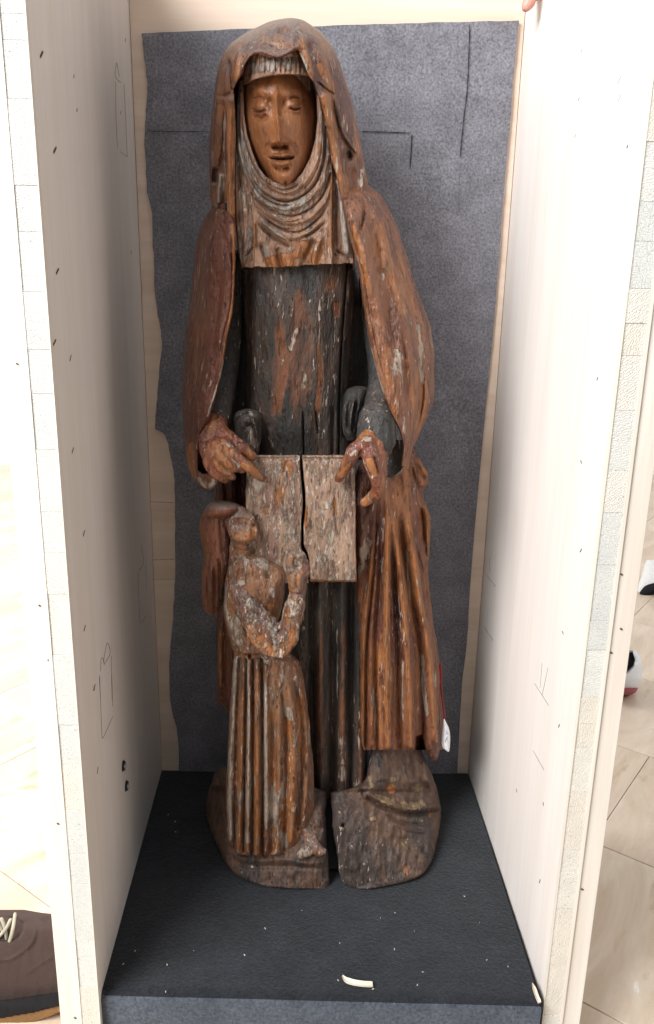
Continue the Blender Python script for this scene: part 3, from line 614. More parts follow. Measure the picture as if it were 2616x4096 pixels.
# --- headscarf over the head
hole = v1((352, 592), (385, 522), (425, 470), (440, 400), (480, 338), (540, 318), (620, 345), (700, 356), (760, 334), (800, 302), (850, 287), (888, 370), (935, 490), (975, 545), (1030, 700), (1070, 850), (1095, 1000), (1108, 1150), (1140, 1230), (1180, 1400), (1222, 1600), (1250, 1760), (372, 1760), (364, 1400), (368, 1100), (372, 900), (362, 700))
veil_prims = [H(hole, -80, 7), R(v1((360, 575), (400, 470), (440, 380), (490, 318), (560, 300), (640, 325), (700, 335), (770, 305), (850, 265)), 8, 4, 0, 0),
    R(v1((820, 110), (845, 180), (800, 290)), 28, 7), R(v1((745, 110), (720, 310)), 22, -4), R(v1((930, 200), (985, 400), (1060, 560)), 20, -5), R(v1((880, 150), (930, 350), (990, 520)), 15, 5),
    R(v1((315, 350), (335, 480), (348, 590)), 7, -7, 1, 0), R(v1((420, 270), (385, 420), (365, 540)), 14, 6), R(v1((260, 400), (270, 560), (240, 720)), 20, 4), R(v1((210, 640), (300, 640), (350, 600)), 8, -4),
    R(v1((1140, 640), (1060, 585), (985, 520)), 4.5, -5), R(v1((1115, 650), (1150, 800), (1195, 960), (1310, 1110)), 6, -6), R(v1((1135, 640), (1165, 790), (1205, 950), (1300, 1080)), 7, 4.5), B(v1((1240, 1100))[0], 16, 24, -16),
    R(v1((1050, 650), (1110, 900), (1150, 1150), (1210, 1400), (1290, 1640)), 17, 7, 0, 0), R(v1((1345, 1180), (1350, 1300), (1325, 1500)), 8, 6), R(v1((1250, 1160), (1290, 1350), (1290, 1560)), 18, -6), R(v1((1200, 700), (1290, 960), (1350, 1200)), 16, 4),
    R(v1((328, 680), (318, 1000), (322, 1300), (330, 1600)), 15, 8, 0, 0), R(v1((285, 660), (280, 900), (262, 1120), (215, 1260)), 7, -7), R(v1((215, 1180), (200, 1330)), 13, -15), R(v1((250, 1200), (250, 1400), (215, 1520)), 11, 7), R(v1((275, 1250), (275, 1500)), 8, -4),
    R(v1((300, 1450), (302, 1570)), 4, -12), R(v1((220, 560), (185, 900), (175, 1150)), 14, 4), R(v1((1020, 180), (1110, 380), (1190, 640)), 22, -3.5)]
veil_paint = [(0, R(v1((420, 290), (385, 430), (365, 540)), 12, 0.7)), (0, R(v1((1060, 650), (1110, 900), (1150, 1150), (1220, 1450), (1290, 1640)), 14, 0.85, 0, 0, 4)), (0, R(v1((335, 760), (330, 1000), (330, 1300), (338, 1640)), 12, 0.9, 0, 0, 4)), (0, R(v1((1000, 380), (1060, 520)), 10, 0.5)),
    (1, R(v1((285, 780), (275, 1100)), 6, 0.5)), (1, R(v1((300, 1440), (300, 1580)), 5, 1.0)), (1, R(v1((255, 1200), (250, 1400), (200, 1540)), 15, 0.42)), (1, R(v1((855, 290), (930, 480)), 6, 0.7)), (1, R(v1((1350, 1180), (1330, 1350)), 8, 0.75)), (1, R(v1((1130, 660), (1180, 900)), 4, 0.6)),
    (1, B(v1((480, 280))[0], 40, 12, 0.3)), (0, B(v1((260, 700))[0], 22, 90, 0.35)), (0, B(v1((1300, 900))[0], 16, 110, 0.4)), (2, B(v1((215, 1280))[0], 14, 30, 0.5)), (2, B(v1((1235, 1080))[0], 22, 26, 0.6))]  # last two dark blobs paint the shade inside the side hollows
loft('veil', rows(v1, [(42, 770, 810, .275, .275, .006, .01), (52, 700, 870, .275, .275, .028, .03), (72, 625, 915, .275, .275, .045, .04), (105, 550, 965, .275, .275, .060, .05), (145, 470, 1022, .275, .275, .070, .06), (190, 400, 1062, .275, .275, .080, .065), (240, 332, 1098, .275, .275, .088, .07), (330, 270, 1145, .275, .275, .097, .07), (420, 236, 1180, .275, .275, .100, .07),
    (500, 220, 1205, .275, .275, .100, .07), (640, 202, 1250, .275, .275, .095, .07), (800, 182, 1290, .275, .275, .088, .07), (1000, 166, 1332, .275, .275, .080, .07), (1200, 165, 1368, .275, .275, .074, .07), (1350, 167, 1394, .272, .272, .070, .06), (1440, 174, 1404, .268, .268, .067, .05), (1530, 205, 1380, .262, .262, .062, .04), (1600, 248, 1335, .255, .255, .055, .03), (1660, 290, 1300, .25, .25, .05, .02)]),
    M['veil'], S, veil_prims, veil_paint, sp=3.4, pw=0.75, wob=1.3, edge=0.8)

# --- pleated cap band on the forehead
arc = v1((380, 640), (395, 590), (440, 548), (520, 512), (640, 484), (760, 473), (880, 479), (960, 492), (1010, 512), (1010, 640))
loft('cap_band', rows(v1, [(230, 470, 900, .25, .25, .062, .02), (330, 430, 940, .25, .25, .068, .02), (480, 415, 985, .25, .25, .070, .02), (600, 405, 1000, .25, .25, .068, .02)]), M['wimple'], S,
    [H(arc, -26, 4), R(v1((430, 555), (520, 507), (640, 478), (760, 467), (880, 473), (975, 488)), 4, 2.5, 0, 0)] + [R(vf((x + 14 * k, 90), (x, 200), (x - 4, 300 + 60 * abs(0.5 - i / 9) * 1.3)), 4.5, -3.0, 0, 1) for i, (x, k) in enumerate([(300, 1), (365, .6), (430, .4), (498, .2), (562, 0), (628, 0), (692, 0), (752, .2), (815, .3), (880, -.5), (935, -1)])],
    [(1, R(v1((450, 420), (650, 400), (880, 380)), 30, 0.42))], sp=3.0, pw=0.8, wob=1.0)
# --- face
face_prims = [R(vf((655, 470), (628, 600), (636, 760), (655, 940), (664, 1120)), 10, 7.5, 1, 0), R(vf((640, 800), (658, 960), (674, 1130)), 22, 9, 1, 0), B(vf((678, 1110))[0], 25, 17, 5), B(vf((582, 1135))[0], 12, 13, 6), B(vf((782, 1135))[0], 12, 13, 6),
    R(vf((560, 1195), (660, 1202), (790, 1190)), 9, -9), B(vf((632, 1180))[0], 8, 6, -5), B(vf((728, 1178))[0], 8, 6, -5),
    R(vf((268, 600), (330, 530), (430, 505), (530, 560), (585, 640)), 20, 2.6, 1, 1), R(vf((1010, 600), (950, 530), (850, 505), (750, 550), (690, 620)), 20, 2.6, 1, 1),
    B(vf((430, 665))[0], 44, 36, -8), B(vf((858, 655))[0], 42, 34, -8), R(vf((370, 810), (440, 845), (520, 790)), 8, -3.5), B(vf((555, 640))[0], 14, 24, -5), B(vf((722, 630))[0], 13, 24, -5), B(vf((425, 680))[0], 29, 23, 9), B(vf((862, 662))[0], 27, 21, 9),
    R(vf((325, 725), (420, 765), (515, 735)), 5, -4), R(vf((335, 625), (420, 585), (515, 625)), 5, -2.5), R(vf((775, 705), (860, 738), (950, 705)), 5, -4), R(vf((780, 605), (860, 570), (945, 605)), 5, -2.5),
    R(vf((340, 745), (420, 785), (510, 755)), 5, 3), R(vf((785, 725), (865, 760), (945, 722)), 5, 3), R(vf((330, 800), (430, 860), (540, 800)), 8, -2),
    R(vf((515, 1318), (600, 1338), (700, 1345), (800, 1335), (872, 1300)), 4.2, -6.5), R(vf((545, 1300), (630, 1295), (690, 1305), (750, 1290), (850, 1285)), 7, 4.5), R(vf((575, 1376), (650, 1400), (720, 1404), (830, 1370)), 11, 7.5),
    R(vf((600, 1455), (700, 1468), (800, 1445)), 9, -5), B(vf((735, 1560))[0], 38, 26, 7), B(vf((690, 1250))[0], 7, 14, -2.5), B(vf((470, 950))[0], 60, 60, 2.5), B(vf((900, 930))[0], 60, 70, 3.5), R(vf((540, 1130), (500, 1240), (490, 1330)), 9, -2.5), R(vf((830, 1130), (890, 1230), (900, 1320)), 9, -2.5),
    B(vf((745, 1632))[0], 5, 5, -7), B(vf((745, 1632))[0], 10, 10, 2.5), R(vf((1010, 340), (1020, 560)), 5, -4), R(vf((290, 870), (310, 1000)), 5, -1.5)]
face_paint = [(2, R(vf((335, 738), (420, 772), (505, 742)), 4, 0.6)), (2, R(vf((785, 712), (860, 742), (940, 712)), 4, 0.6)), (2, R(vf((525, 1322), (690, 1345), (865, 1304)), 4, 0.6)), (2, B(vf((530, 660))[0], 12, 22, 0.35)), (2, B(vf((745, 640))[0], 12, 20, 0.35)), (1, R(vf((590, 1385), (690, 1402), (810, 1375)), 8, 0.62)), (2, R(vf((560, 1300), (690, 1318), (840, 1290)), 6, 0.45)), (2, R(vf((600, 1450), (700, 1462), (790, 1445)), 6, 0.42)), (2, R(vf((600, 1185), (760, 1180)), 8, 0.42)), (2, B(vf((400, 760))[0], 24, 10, 0.40)), (2, B(vf((840, 690))[0], 20, 9, 0.40)), (2, B(vf((330, 690))[0], 12, 14, 0.38)), (1, B(vf((745, 1632))[0], 8, 8, 0.55)), (1, R(vf((425, 1060), (430, 1100)), 3, 1.0)), (1, R(vf((385, 1120), (390, 1150)), 3, 0.9)), (1, R(vf((300, 930), (305, 1010)), 6, 0.75)), (1, B(vf((355, 450))[0], 6, 6, 0.9)), (1, R(vf((565, 665), (568, 700)), 2.5, 1.0)), (1, R(vf((710, 1450), (710, 1500)), 6, 0.45)),  # dark strokes paint the shade of eye sockets, nostrils and lips
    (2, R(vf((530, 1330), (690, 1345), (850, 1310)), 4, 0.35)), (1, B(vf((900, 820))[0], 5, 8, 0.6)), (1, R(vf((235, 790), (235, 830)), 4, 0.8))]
loft('face', rows(vf, [(180, 300, 960, .262, .262, .045, .02), (300, 240, 1010, .262, .262, .062, .03), (450, 205, 1070, .262, .262, .068, .03), (650, 190, 1120, .262, .262, .070, .03), (850, 195, 1140, .262, .262, .069, .03), (1050, 220, 1140, .262, .262, .067, .03), (1200, 275, 1120, .260, .260, .064, .03), (1350, 350, 1085, .258, .258, .061, .03), (1450, 420, 1040, .255, .255, .058, .03), (1550, 500, 975, .252, .252, .054, .02), (1640, 580, 890, .248, .248, .046, .02), (1700, 680, 800, .242, .242, .03, .01)]),
    M['face'], S, face_prims, face_paint, sp=2.6, pw=1.0, wob=0.28, edge=0)
# --- wimple round the chin and neck
oval = v1((430, 470), (428, 620), (434, 780), (455, 930), (500, 1080), (545, 1190), (600, 1262), (670, 1306), (748, 1326), (820, 1300), (885, 1232), (945, 1120), (985, 980), (1003, 820), (995, 650), (975, 480))
U = lambda *p: v1(*p)
wim_prims = [H(oval, -60, 8), R(U((415, 700), (428, 900), (480, 1100), (560, 1260), (650, 1335), (750, 1365), (850, 1325), (930, 1240)), 3, -3), R(U((400, 900), (440, 1130), (530, 1310), (640, 1410), (760, 1430), (870, 1395)), 3, 2.5), R(U((1045, 900), (1030, 1130), (970, 1290), (880, 1390)), 3, 3), R(U((470, 1250), (560, 1400), (700, 1480), (830, 1480)), 3, -3), R(U((560, 1500), (680, 1590), (800, 1600), (900, 1570)), 3, 2.5), R(U((1070, 1150), (1040, 1330), (960, 1450)), 3.5, 3), R(U((600, 1590), (720, 1660), (830, 1670)), 3, -2.5), R(U((560, 1650), (660, 1740), (740, 1790)), 3.5, -3), R(U((405, 620), (410, 850), (450, 1060), (530, 1240), (620, 1330), (750, 1385), (860, 1345), (950, 1240), (1010, 1080), (1030, 850), (1010, 640)), 8, 4.5, 0, 0),
    R(U((395, 700), (402, 940), (460, 1180), (560, 1360), (660, 1430), (760, 1455), (870, 1420), (980, 1320), (1050, 1130), (1062, 880)), 4, -4.5, 0, 0),
    R(U((385, 720), (390, 980), (455, 1250), (560, 1430), (680, 1500), (800, 1510), (920, 1450), (1030, 1320), (1085, 1100)), 6, 4, 0, 0),
    R(U((440, 1280), (520, 1430), (620, 1510), (740, 1560), (840, 1560), (960, 1500), (1050, 1390), (1100, 1240)), 4, -4, 1, 0),
    R(U((460, 1340), (540, 1480), (640, 1570), (740, 1615), (840, 1620), (960, 1565), (1060, 1450), (1102, 1330)), 6, 4, 1, 0),
    R(U((500, 1470), (590, 1580), (690, 1650), (800, 1690), (900, 1670), (1020, 1570), (1100, 1450)), 4, -4), R(U((510, 1530), (600, 1640), (700, 1710), (800, 1735), (920, 1700), (1040, 1600)), 6, 4),
    R(U((520, 1600), (620, 1700), (740, 1780), (810, 1810)), 4.5, -5), R(U((540, 1580), (640, 1670), (760, 1750), (815, 1790)), 7, 4), R(U((850, 1740), (960, 1690), (1080, 1600)), 6, -4),
    R(U((560, 1760), (590, 1850), (640, 1960)), 10, -7, 1, 0), R(U((690, 1800), (700, 1880), (720, 1960)), 9, -6, 1, 0), R(U((620, 1780), (670, 1960)), 13, 5, 1, 0), R(U((790, 1850), (780, 1960)), 18, 4, 1, 0), R(U((980, 1730), (930, 1850), (880, 1950)), 12, -6, 1, 0), R(U((1040, 1700), (990, 1820), (970, 1950)), 11, 5, 1, 0), R(U((870, 1780), (840, 1900)), 10, 4),
    H(v1((340, 1000), (375, 1000), (430, 1180), (485, 1400), (508, 1600), (520, 1900), (512, 2010), (340, 2010)), -8, 4), H(v1((380, 1990), (400, 1960), (450, 1958), (490, 1964), (530, 1952), (580, 1958), (650, 1957), (700, 1962), (770, 1953), (850, 1951), (900, 1942), (980, 1941), (1060, 1933), (1150, 1936), (1220, 1928), (1300, 1932), (1300, 2000)), -40, 3), H(v1((1112, 1000), (1400, 1000), (1400, 2010), (1116, 2010), (1110, 1600)), -8, 4),
    R(v1((430, 1400), (450, 1700), (440, 1950)), 14, 5, 0, 0), R(v1((390, 1150), (420, 1400)), 6, -5), R(v1((1160, 1300), (1200, 1550), (1240, 1840)), 17, 9, 0, 0), R(v1((1125, 1400), (1140, 1840)), 7, -5), R(v1((1130, 1820), (1180, 1850), (1260, 1900)), 6, -5), R(v1((430, 1880), (480, 1840), (520, 1800)), 5, -4),
    R(v1((518, 1600), (520, 1820)), 3.5, 5), R(v1((1108, 1150), (1106, 1850)), 3.5, 4)]
wim_paint = [(1, R(U((390, 720), (400, 980), (460, 1230), (560, 1400), (680, 1490), (800, 1500), (920, 1440), (1030, 1310), (1085, 1100), (1080, 850)), 34, 0.30, 0, 0)), (1, R(v1((1170, 1300), (1200, 1550), (1240, 1860)), 17, 0.75, 0, 0, 4)), (1, R(v1((430, 1350), (445, 1700), (440, 1900)), 16, 0.22, 0, 0)),
    (0, R(v1((740, 1840), (760, 1960)), 40, 0.95, 1, 0)), (0, R(v1((880, 1740), (860, 1900)), 24, 0.7)), (0, R(v1((520, 1600), (522, 1830)), 4, 1.2)), (0, R(v1((1107, 1150), (1106, 1850)), 4, 1.1)), (0, R(v1((1020, 1750), (960, 1930)), 30, 0.6, 1, 0)), (0, R(v1((600, 1870), (620, 1960)), 26, 0.6, 1, 0)),
    (1, R(v1((580, 1760), (620, 1900)), 12, 0.6)), (1, R(v1((990, 1700), (985, 1850)), 10, 0.5)), (2, R(v1((1130, 1840), (1150, 1880)), 14, 0.6)), (1, R(v1((500, 1500), (620, 1640), (780, 1760)), 8, 0.45)), (0, B(v1((400, 860))[0], 4, 60, 0.5))]
loft('wimple', rows(v1, [(520, 395, 1040, .236, .236, .018, .02), (700, 380, 1085, .236, .236, .024, .03), (900, 370, 1110, .236, .236, .027, .03), (1100, 365, 1125, .236, .236, .029, .03), (1300, 362, 1180, .236, .236, .031, .03), (1500, 365, 1235, .236, .236, .032, .03), (1700, 375, 1268, .236, .236, .033, .03), (1850, 390, 1282, .236, .236, .034, .03), (1925, 405, 1285, .236, .236, .034, .03), (1975, 420, 1275, .236, .236, .034, .03)]),
    M['wimple'], S, wim_prims, wim_paint, sp=3.2, pw=0.45, wob=0.9, edge=0)

# --- cloak
loft('mantle', [(825, 850, 892, .268, .25, .02, .03), (850, 832, 920, .275, .235, .03, .03), (880, 816, 938, .285, .225, .036, .03), (987, 782, 944, .29, .215, .042, .03), (1190, 764, 936, .295, .212, .045, .03), (1343, 742, 910, .295, .210, .046, .03), (1501, 731, 886, .29, .205, .046, .03), (1629, 729, 852, .28, .200, .044, .03), (1715, 733, 836, .265, .200, .036, .03), (1787, 741, 836, .25, .195, .028, .03),
    (1858, 752, 850, .235, .195, .022, .02), (1895, 764, 864, .225, .195, .018, .02), (1925, 782, 868, .22, .195, .016, .02), (1948, 802, 856, .215, .20, .012, .01), (1962, 822, 838, .212, .205, .006, .01)], M['mantle_red'], S,
    [H(vh((330, 480), (190, 700), (160, 900), (150, 1100), (155, 1270), (230, 1330), (330, 1340), (420, 1420), (520, 1300), (520, 480)), -24, 6), R([(935, 900), (938, 1190), (905, 1350), (880, 1500), (845, 1630), (800, 1720), (786, 1800), (790, 1870)], 5, 3.5, 0, 0), R([(926, 900), (925, 1190), (892, 1350), (866, 1500), (830, 1630)], 4, -2.5),
    R([(860, 900), (820, 1150), (800, 1400), (800, 1600)], 22, 4), R([(890, 980), (868, 1250), (850, 1500)], 16, -4), R([(800, 1000), (775, 1300), (765, 1600)], 14, -3), R(v1((235, 1610), (300, 1760), (345, 1900), (350, 2019)), 6, -4), R(vh((120, 1450), (280, 1560), (430, 1480)), 8, 4, 0, 0)],
    [(0, R(v1((345, 1640), (362, 1800), (364, 2000)), 10, 1.0, 0, 0, 4)), (0, R([(938, 1100), (932, 1200), (905, 1350), (880, 1500)], 6, 0.8, 0, 0)), (1, R([(902, 1400), (880, 1500), (845, 1620), (818, 1700)], 6, 0.6)), (0, R([(800, 1250), (790, 1500), (790, 1700)], 26, 0.40)), (0, R(vh((60, 800), (60, 1100), (90, 1350)), 14, 0.9, 1, 0, 4)), (1, R(vh((160, 1400), (280, 1520), (420, 1450)), 20, 0.55, 0, 0)),
     (1, R([(820, 1400), (810, 1600)], 22, 0.28)), (1, R([(790, 1650), (800, 1760)], 16, 0.3)), (0, B((860, 1650), 20, 40, 0.5))], sp=3.6, pw=0.6, wob=2.3, wsc=(20, 170))
mr = [(735, 1392, 1470, .262, .275, .02, .03), (786, 1368, 1527, .225, .285, .036, .04), (845, 1378, 1560, .215, .29, .044, .04), (923, 1392, 1593, .212, .293, .047, .04), (1010, 1414, 1626, .212, .295, .048, .04), (1100, 1438, 1652, .212, .295, .05, .04), (1229, 1456, 1694, .212, .295, .052, .04), (1322, 1472, 1723, .21, .295, .054, .04), (1429, 1492, 1737, .207, .292, .056, .04), (1572, 1532, 1737, .204, .285, .052, .04),
      (1658, 1565, 1716, .202, .272, .044, .04), (1737, 1601, 1682, .2, .255, .032, .03), (1794, 1614, 1652, .2, .235, .02, .03), (1865, 1606, 1634, .2, .225, .012, .02)]
loft('mantle', mr, M['mantle'], S,
    [R([(1372, 800), (1400, 930), (1424, 1020), (1446, 1110), (1462, 1240), (1485, 1370), (1506, 1465), (1548, 1600), (1598, 1712), (1612, 1790)], 5, 4, 0, 0), R([(1384, 800), (1412, 930), (1438, 1020), (1462, 1120), (1480, 1250), (1506, 1380), (1530, 1470), (1570, 1600)], 4.5, -2.5),
     R([(1460, 830), (1500, 960), (1540, 1150), (1570, 1350), (1590, 1500)], 20, -5), R([(1500, 830), (1550, 1000), (1600, 1200), (1640, 1400), (1640, 1600)], 22, 5), R([(1440, 950), (1490, 1150), (1520, 1300)], 16, 4), R([(1580, 1000), (1640, 1180), (1690, 1380), (1690, 1600)], 12, -4), R([(1694, 1480), (1690, 1600), (1670, 1720)], 6, -7), R([(1715, 1380), (1718, 1550), (1680, 1690)], 10, 5),
     R([(1600, 1300), (1625, 1450), (1630, 1620)], 8, -4), R([(1450, 780), (1458, 840), (1440, 930)], 7, -6)] ,
    [(0, R([(1400, 850), (1440, 1020), (1475, 1180)], 13, 0.7)), (0, R([(1500, 850), (1545, 1000), (1600, 1180), (1625, 1300)], 24, 0.55)), (1, B((1580, 1480), 26, 60, 0.34)), (1, R([(1688, 1350), (1690, 1500), (1700, 1560)], 12, 0.55)), (1, R([(1582, 1390), (1592, 1450)], 9, 0.8)), (1, R([(1482, 1370), (1500, 1460), (1545, 1600)], 4, 0.8)), (1, R([(1662, 1280), (1690, 1420)], 10, 0.42)),
     (1, B((1533, 1105), 5, 16, 1.0)), (2, R([(1460, 850), (1500, 980), (1540, 1100)], 10, 0.35)), (0, R([(1700, 1500), (1690, 1650), (1660, 1740)], 14, 0.65)), (1, R([(1440, 1030), (1448, 1060)], 4, 0.8)), (1, R([(1620, 1650), (1615, 1740)], 8, 0.35))], sp=3.6, pw=0.6, wob=2.4, wsc=(20, 170))
loft('mantle_lining', rows(vm, [(230, 640, 838, .235, .205, .01, .02), (350, 600, 852, .24, .205, .012, .02), (500, 520, 856, .24, .205, .014, .02), (600, 500, 846, .24, .208, .014, .02), (690, 505, 812, .235, .212, .012, .02), (760, 530, 760, .23, .215, .008, .01), (800, 590, 690, .225, .22, .004, .01)]), M['sleeve'], S,
    [B(vm((650, 520))[0], 46, 46, -20), R(vm((640, 800), (780, 700), (840, 600), (852, 450)), 4, 4, 0, 0)], [(1, R(vm((700, 790), (800, 690), (842, 600), (852, 450)), 6, 0.6, 0, 0))], sp=3.2, wob=0.6, edge=0)
A1 = [(1545, 1880), (1552, 2100), (1550, 2300), (1548, 2600), (1553, 2985)]; A2 = [(1566, 1990), (1585, 2150), (1603, 2300), (1630, 2600), (1646, 2985)]; A3 = [(1622, 1990), (1650, 2200), (1682, 2400), (1722, 2650), (1742, 2960)]
loft('drapery', [(1795, 1600, 1655, .27, .285, .01, .03), (1856, 1440, 1689, .255, .29, .03, .04), (1903, 1422, 1715, .25, .295, .035, .04), (1934, 1420, 1713, .25, .295, .038, .04), (1963, 1418, 1690, .25, .295, .04, .04), (1995, 1418, 1696, .25, .295, .042, .04), (2077, 1418, 1722, .25, .3, .045, .04), (2155, 1418, 1719, .25, .3, .046, .04), (2285, 1420, 1712, .25, .3, .048, .04), (2400, 1426, 1722, .25, .3, .049, .04), (2600, 1438, 1752, .25, .3, .05, .04), (2860, 1440, 1775, .25, .3, .05, .04), (2975, 1446, 1780, .25, .3, .05, .04), (3000, 1455, 1770, .25, .3, .048, .04)], M['drapery'], S,
    [R(A1, 13, 11, 1, 0), R(A2, 13, 12, 1, 0), R(A3, 14, 12, 1, 0), R([(1590, 1990), (1614, 2200), (1645, 2400), (1680, 2600), (1694, 3000)], 12, -15, 1, 0), R([(1572, 2120), (1577, 2300), (1590, 2600), (1600, 3000)], 10, -12, 1, 0), R([(1525, 2050), (1520, 2300), (1502, 2600), (1510, 3000)], 9, -9, 1, 0),
     R([(1505, 2120), (1475, 2350), (1452, 2600), (1450, 3000)], 8, 8, 1, 0), R([(1520, 1960), (1492, 2300), (1468, 2600), (1466, 3000)], 6, -8, 1, 0), R([(1600, 1880), (1640, 2100), (1690, 2300), (1715, 2480)], 9, -8), R([(1700, 2010), (1712, 2080), (1708, 2190)], 9, 9), R([(1680, 2010), (1694, 2100), (1706, 2250)], 7, -12), R([(1640, 1860), (1665, 1930), (1686, 1960)], 9, -8),
     R([(1668, 1830), (1700, 1895), (1705, 1930)], 8, 7), R([(1610, 1860), (1622, 2000), (1660, 2200), (1700, 2400)], 8, 6), R([(1480, 2050), (1470, 2200), (1450, 2330)], 16, -4), R([(1485, 2600), (1488, 2990)], 10, 4), R([(1665, 2650), (1672, 2980)], 8, -7), R([(1760, 2500), (1768, 2960)], 8, -6),
     H([(1655, 3010), (1660, 2945), (1690, 2935), (1705, 3010)], -30, 5), B((1465, 1985), 16, 50, -14)],
    [(0, R(A1, 11, 0.9, 1, 0, 4)), (0, R(A2, 10, 0.9, 1, 0, 4)), (0, R(A3, 11, 0.75, 1, 0, 4)), (0, R([(1505, 2120), (1475, 2350), (1450, 2600), (1446, 3000)], 8, 0.8, 1, 0, 4)), (0, R([(1700, 2010), (1714, 2080), (1710, 2200)], 10, 0.9)), (0, R([(1668, 1830), (1708, 1900)], 8, 0.8)), (1, R([(1465, 2050), (1458, 2320)], 24, 0.34)),
     (1, R([(1685, 2580), (1698, 2780), (1715, 2900)], 9, 0.75)), (1, R([(1625, 2180), (1632, 2300), (1645, 2420)], 4, 0.75)), (1, R([(1610, 2600), (1612, 2930)], 6, 0.5)), (1, R([(1736, 2680), (1745, 2760)], 8, 0.6)), (1, R([(1548, 1900), (1545, 1960)], 5, 0.5)), (1, R([(1490, 2700), (1500, 2960)], 10, 0.3))], sp=3.6, pw=0.6, wob=1.3)
loft('drapery_end', rows(v5, [(520, 1385, 1480, .275, .28, .015, .03), (600, 1390, 1480, .275, .28, .02, .03), (650, 1410, 1470, .275, .28, .018, .03), (680, 1430, 1455, .275, .28, .01, .02)]), M['mantle_red'], S, [], sp=4)
loft('drapery', [(1890, 862, 1012, .29, .285, .03, .04), (1970, 858, 1012, .295, .285, .036, .04), (2200, 872, 1012, .3, .285, .04, .04), (2480, 866, 1012, .3, .29, .04, .04), (2700, 866, 1010, .3, .29, .04, .04), (2785, 864, 1006, .3, .29, .04, .04), (2830, 890, 1000, .3, .29, .03, .03), (2850, 915, 990, .3, .29, .02, .03)], M['mantle_red'], S,
    [R([(900, 1900), (905, 2100), (900, 2500), (895, 2840)], 9, -8, 0, 0), R([(925, 1900), (930, 2300), (925, 2840)], 9, 6, 0, 0), R([(955, 1900), (960, 2060)], 10, -8, 0, 0), R([(880, 2480), (878, 2780)], 9, 6)], [(0, R([(880, 2500), (878, 2780)], 8, 0.5))], sp=5)

# --- open book, split along the grain
loft('book_leaf', [(1820, 990, 1200, .206, .206, .020, .03), (1826, 986, 1200, .206, .206, .023, .03), (1920, 984, 1205, .206, .206, .024, .03), (2028, 983, 1212, .206, .206, .025, .03), (2110, 984, 1207, .206, .206, .025, .03), (2195, 984, 1208, .206, .206, .025, .03), (2218, 984, 1226, .206, .206, .025, .03), (2274, 985, 1234, .206, .206, .025, .03), (2332, 988, 1236, .206, .206, .024, .03)], M['book'], S,
    [R([(990, 1836), (1195, 1832)], 8, -3, 0, 0), B((1060, 2040), 50, 60, -1.6), B((1130, 2180), 50, 60, 1.2)], [(0, B((1070, 2040), 36, 30, 0.9)), (0, B((1110, 1990), 20, 40, 0.5)), (1, B((1010, 1960), 30, 100, 0.12)), (0, B((1160, 1880), 24, 30, 0.4))], sp=3.4, pw=0.10, wob=1.5, edge=1.0, seed=21, wsc=(30, 60))
loft('book_leaf', [(1820, 1211, 1412, .206, .206, .020, .03), (1826, 1210, 1414, .206, .206, .023, .03), (1920, 1215, 1419, .206, .206, .024, .03), (2028, 1220, 1423, .206, .206, .025, .03), (2110, 1214, 1424, .206, .206, .025, .03), (2175, 1213, 1425, .206, .206, .025, .03), (2215, 1231, 1426, .206, .206, .025, .03), (2274, 1237, 1427, .206, .206, .025, .03), (2322, 1238, 1428, .206, .206, .024, .03), (2328, 1244, 1426, .206, .206, .020, .03)], M['book'], S,
    [R([(1215, 1836), (1410, 1838)], 8, -3, 0, 0), R(v4((430, 1150), (460, 1400), (475, 1560)), 5, -2), R(v4((480, 1000), (490, 1250), (475, 1500)), 9, 1.6)], [(1, B((1290, 2080), 50, 110, 0.10)), (0, R(v4((440, 1130), (460, 1350)), 8, 0.8)), (1, R(v4((350, 1190), (390, 1270)), 9, 0.8)), (0, R([(1426, 1900), (1428, 2320)], 4, 1.2, 0, 0)), (0, R([(1240, 2324), (1425, 2326)], 4, 1.2, 0, 0)), (0, R(v4((160, 1200), (190, 1500)), 12, 0.5))], sp=3.4, pw=0.10, wob=1.5, edge=1.0, seed=31, wsc=(30, 60))

# --- hands of the woman
limbs('hand', [vh((430, 430, .212, 42), (435, 640, .190, 50), (420, 830, .180, 46)), vh((310, 740, .184, 34), (290, 930, .174, 32), (350, 1130, .172, 28)), vh((560, 740, .184, 38), (590, 900, .174, 34)),
    vh((560, 860, .168, 29), (760, 1075, .160, 24), (940, 1225, .158, 21), (1090, 1350, .166, 18), (1195, 1425, .173, 13)), vh((620, 760, .178, 30), (820, 910, .174, 26), (1000, 1060, .172, 21)),
    vh((460, 870, .166, 27), (500, 1060, .156, 24), (640, 1185, .156, 22), (840, 1255, .165, 18)), vh((375, 900, .166, 25), (420, 1130, .155, 23), (530, 1265, .155, 21), (690, 1375, .164, 17)), vh((300, 930, .170, 24), (325, 1180, .160, 21), (420, 1330, .158, 19), (580, 1415, .166, 16))],
    M['hand'], S, 0.0016, 2, 0.0008, prims=[R(vh((560, 1000), (640, 1090), (830, 1220)), 4, -4), R(vh((430, 960), (460, 1120), (560, 1230), (690, 1290)), 3.5, -4), R(vh((350, 980), (390, 1200), (480, 1320), (620, 1390)), 3.5, -4), R(vh((1130, 1340), (1200, 1400)), 4, 2)], paint=[(0, B(vh((500, 1080))[0], 20, 40, 0.6)), (0, R(vh((800, 1150), (960, 1270)), 10, 0.7)), (1, R(vh((640, 1080), (720, 1140), (830, 1230)), 5, 0.55)), (1, R(vh((520, 1250), (690, 1360)), 5, 0.5)), (1, B(vh((700, 900))[0], 24, 20, 0.25))])
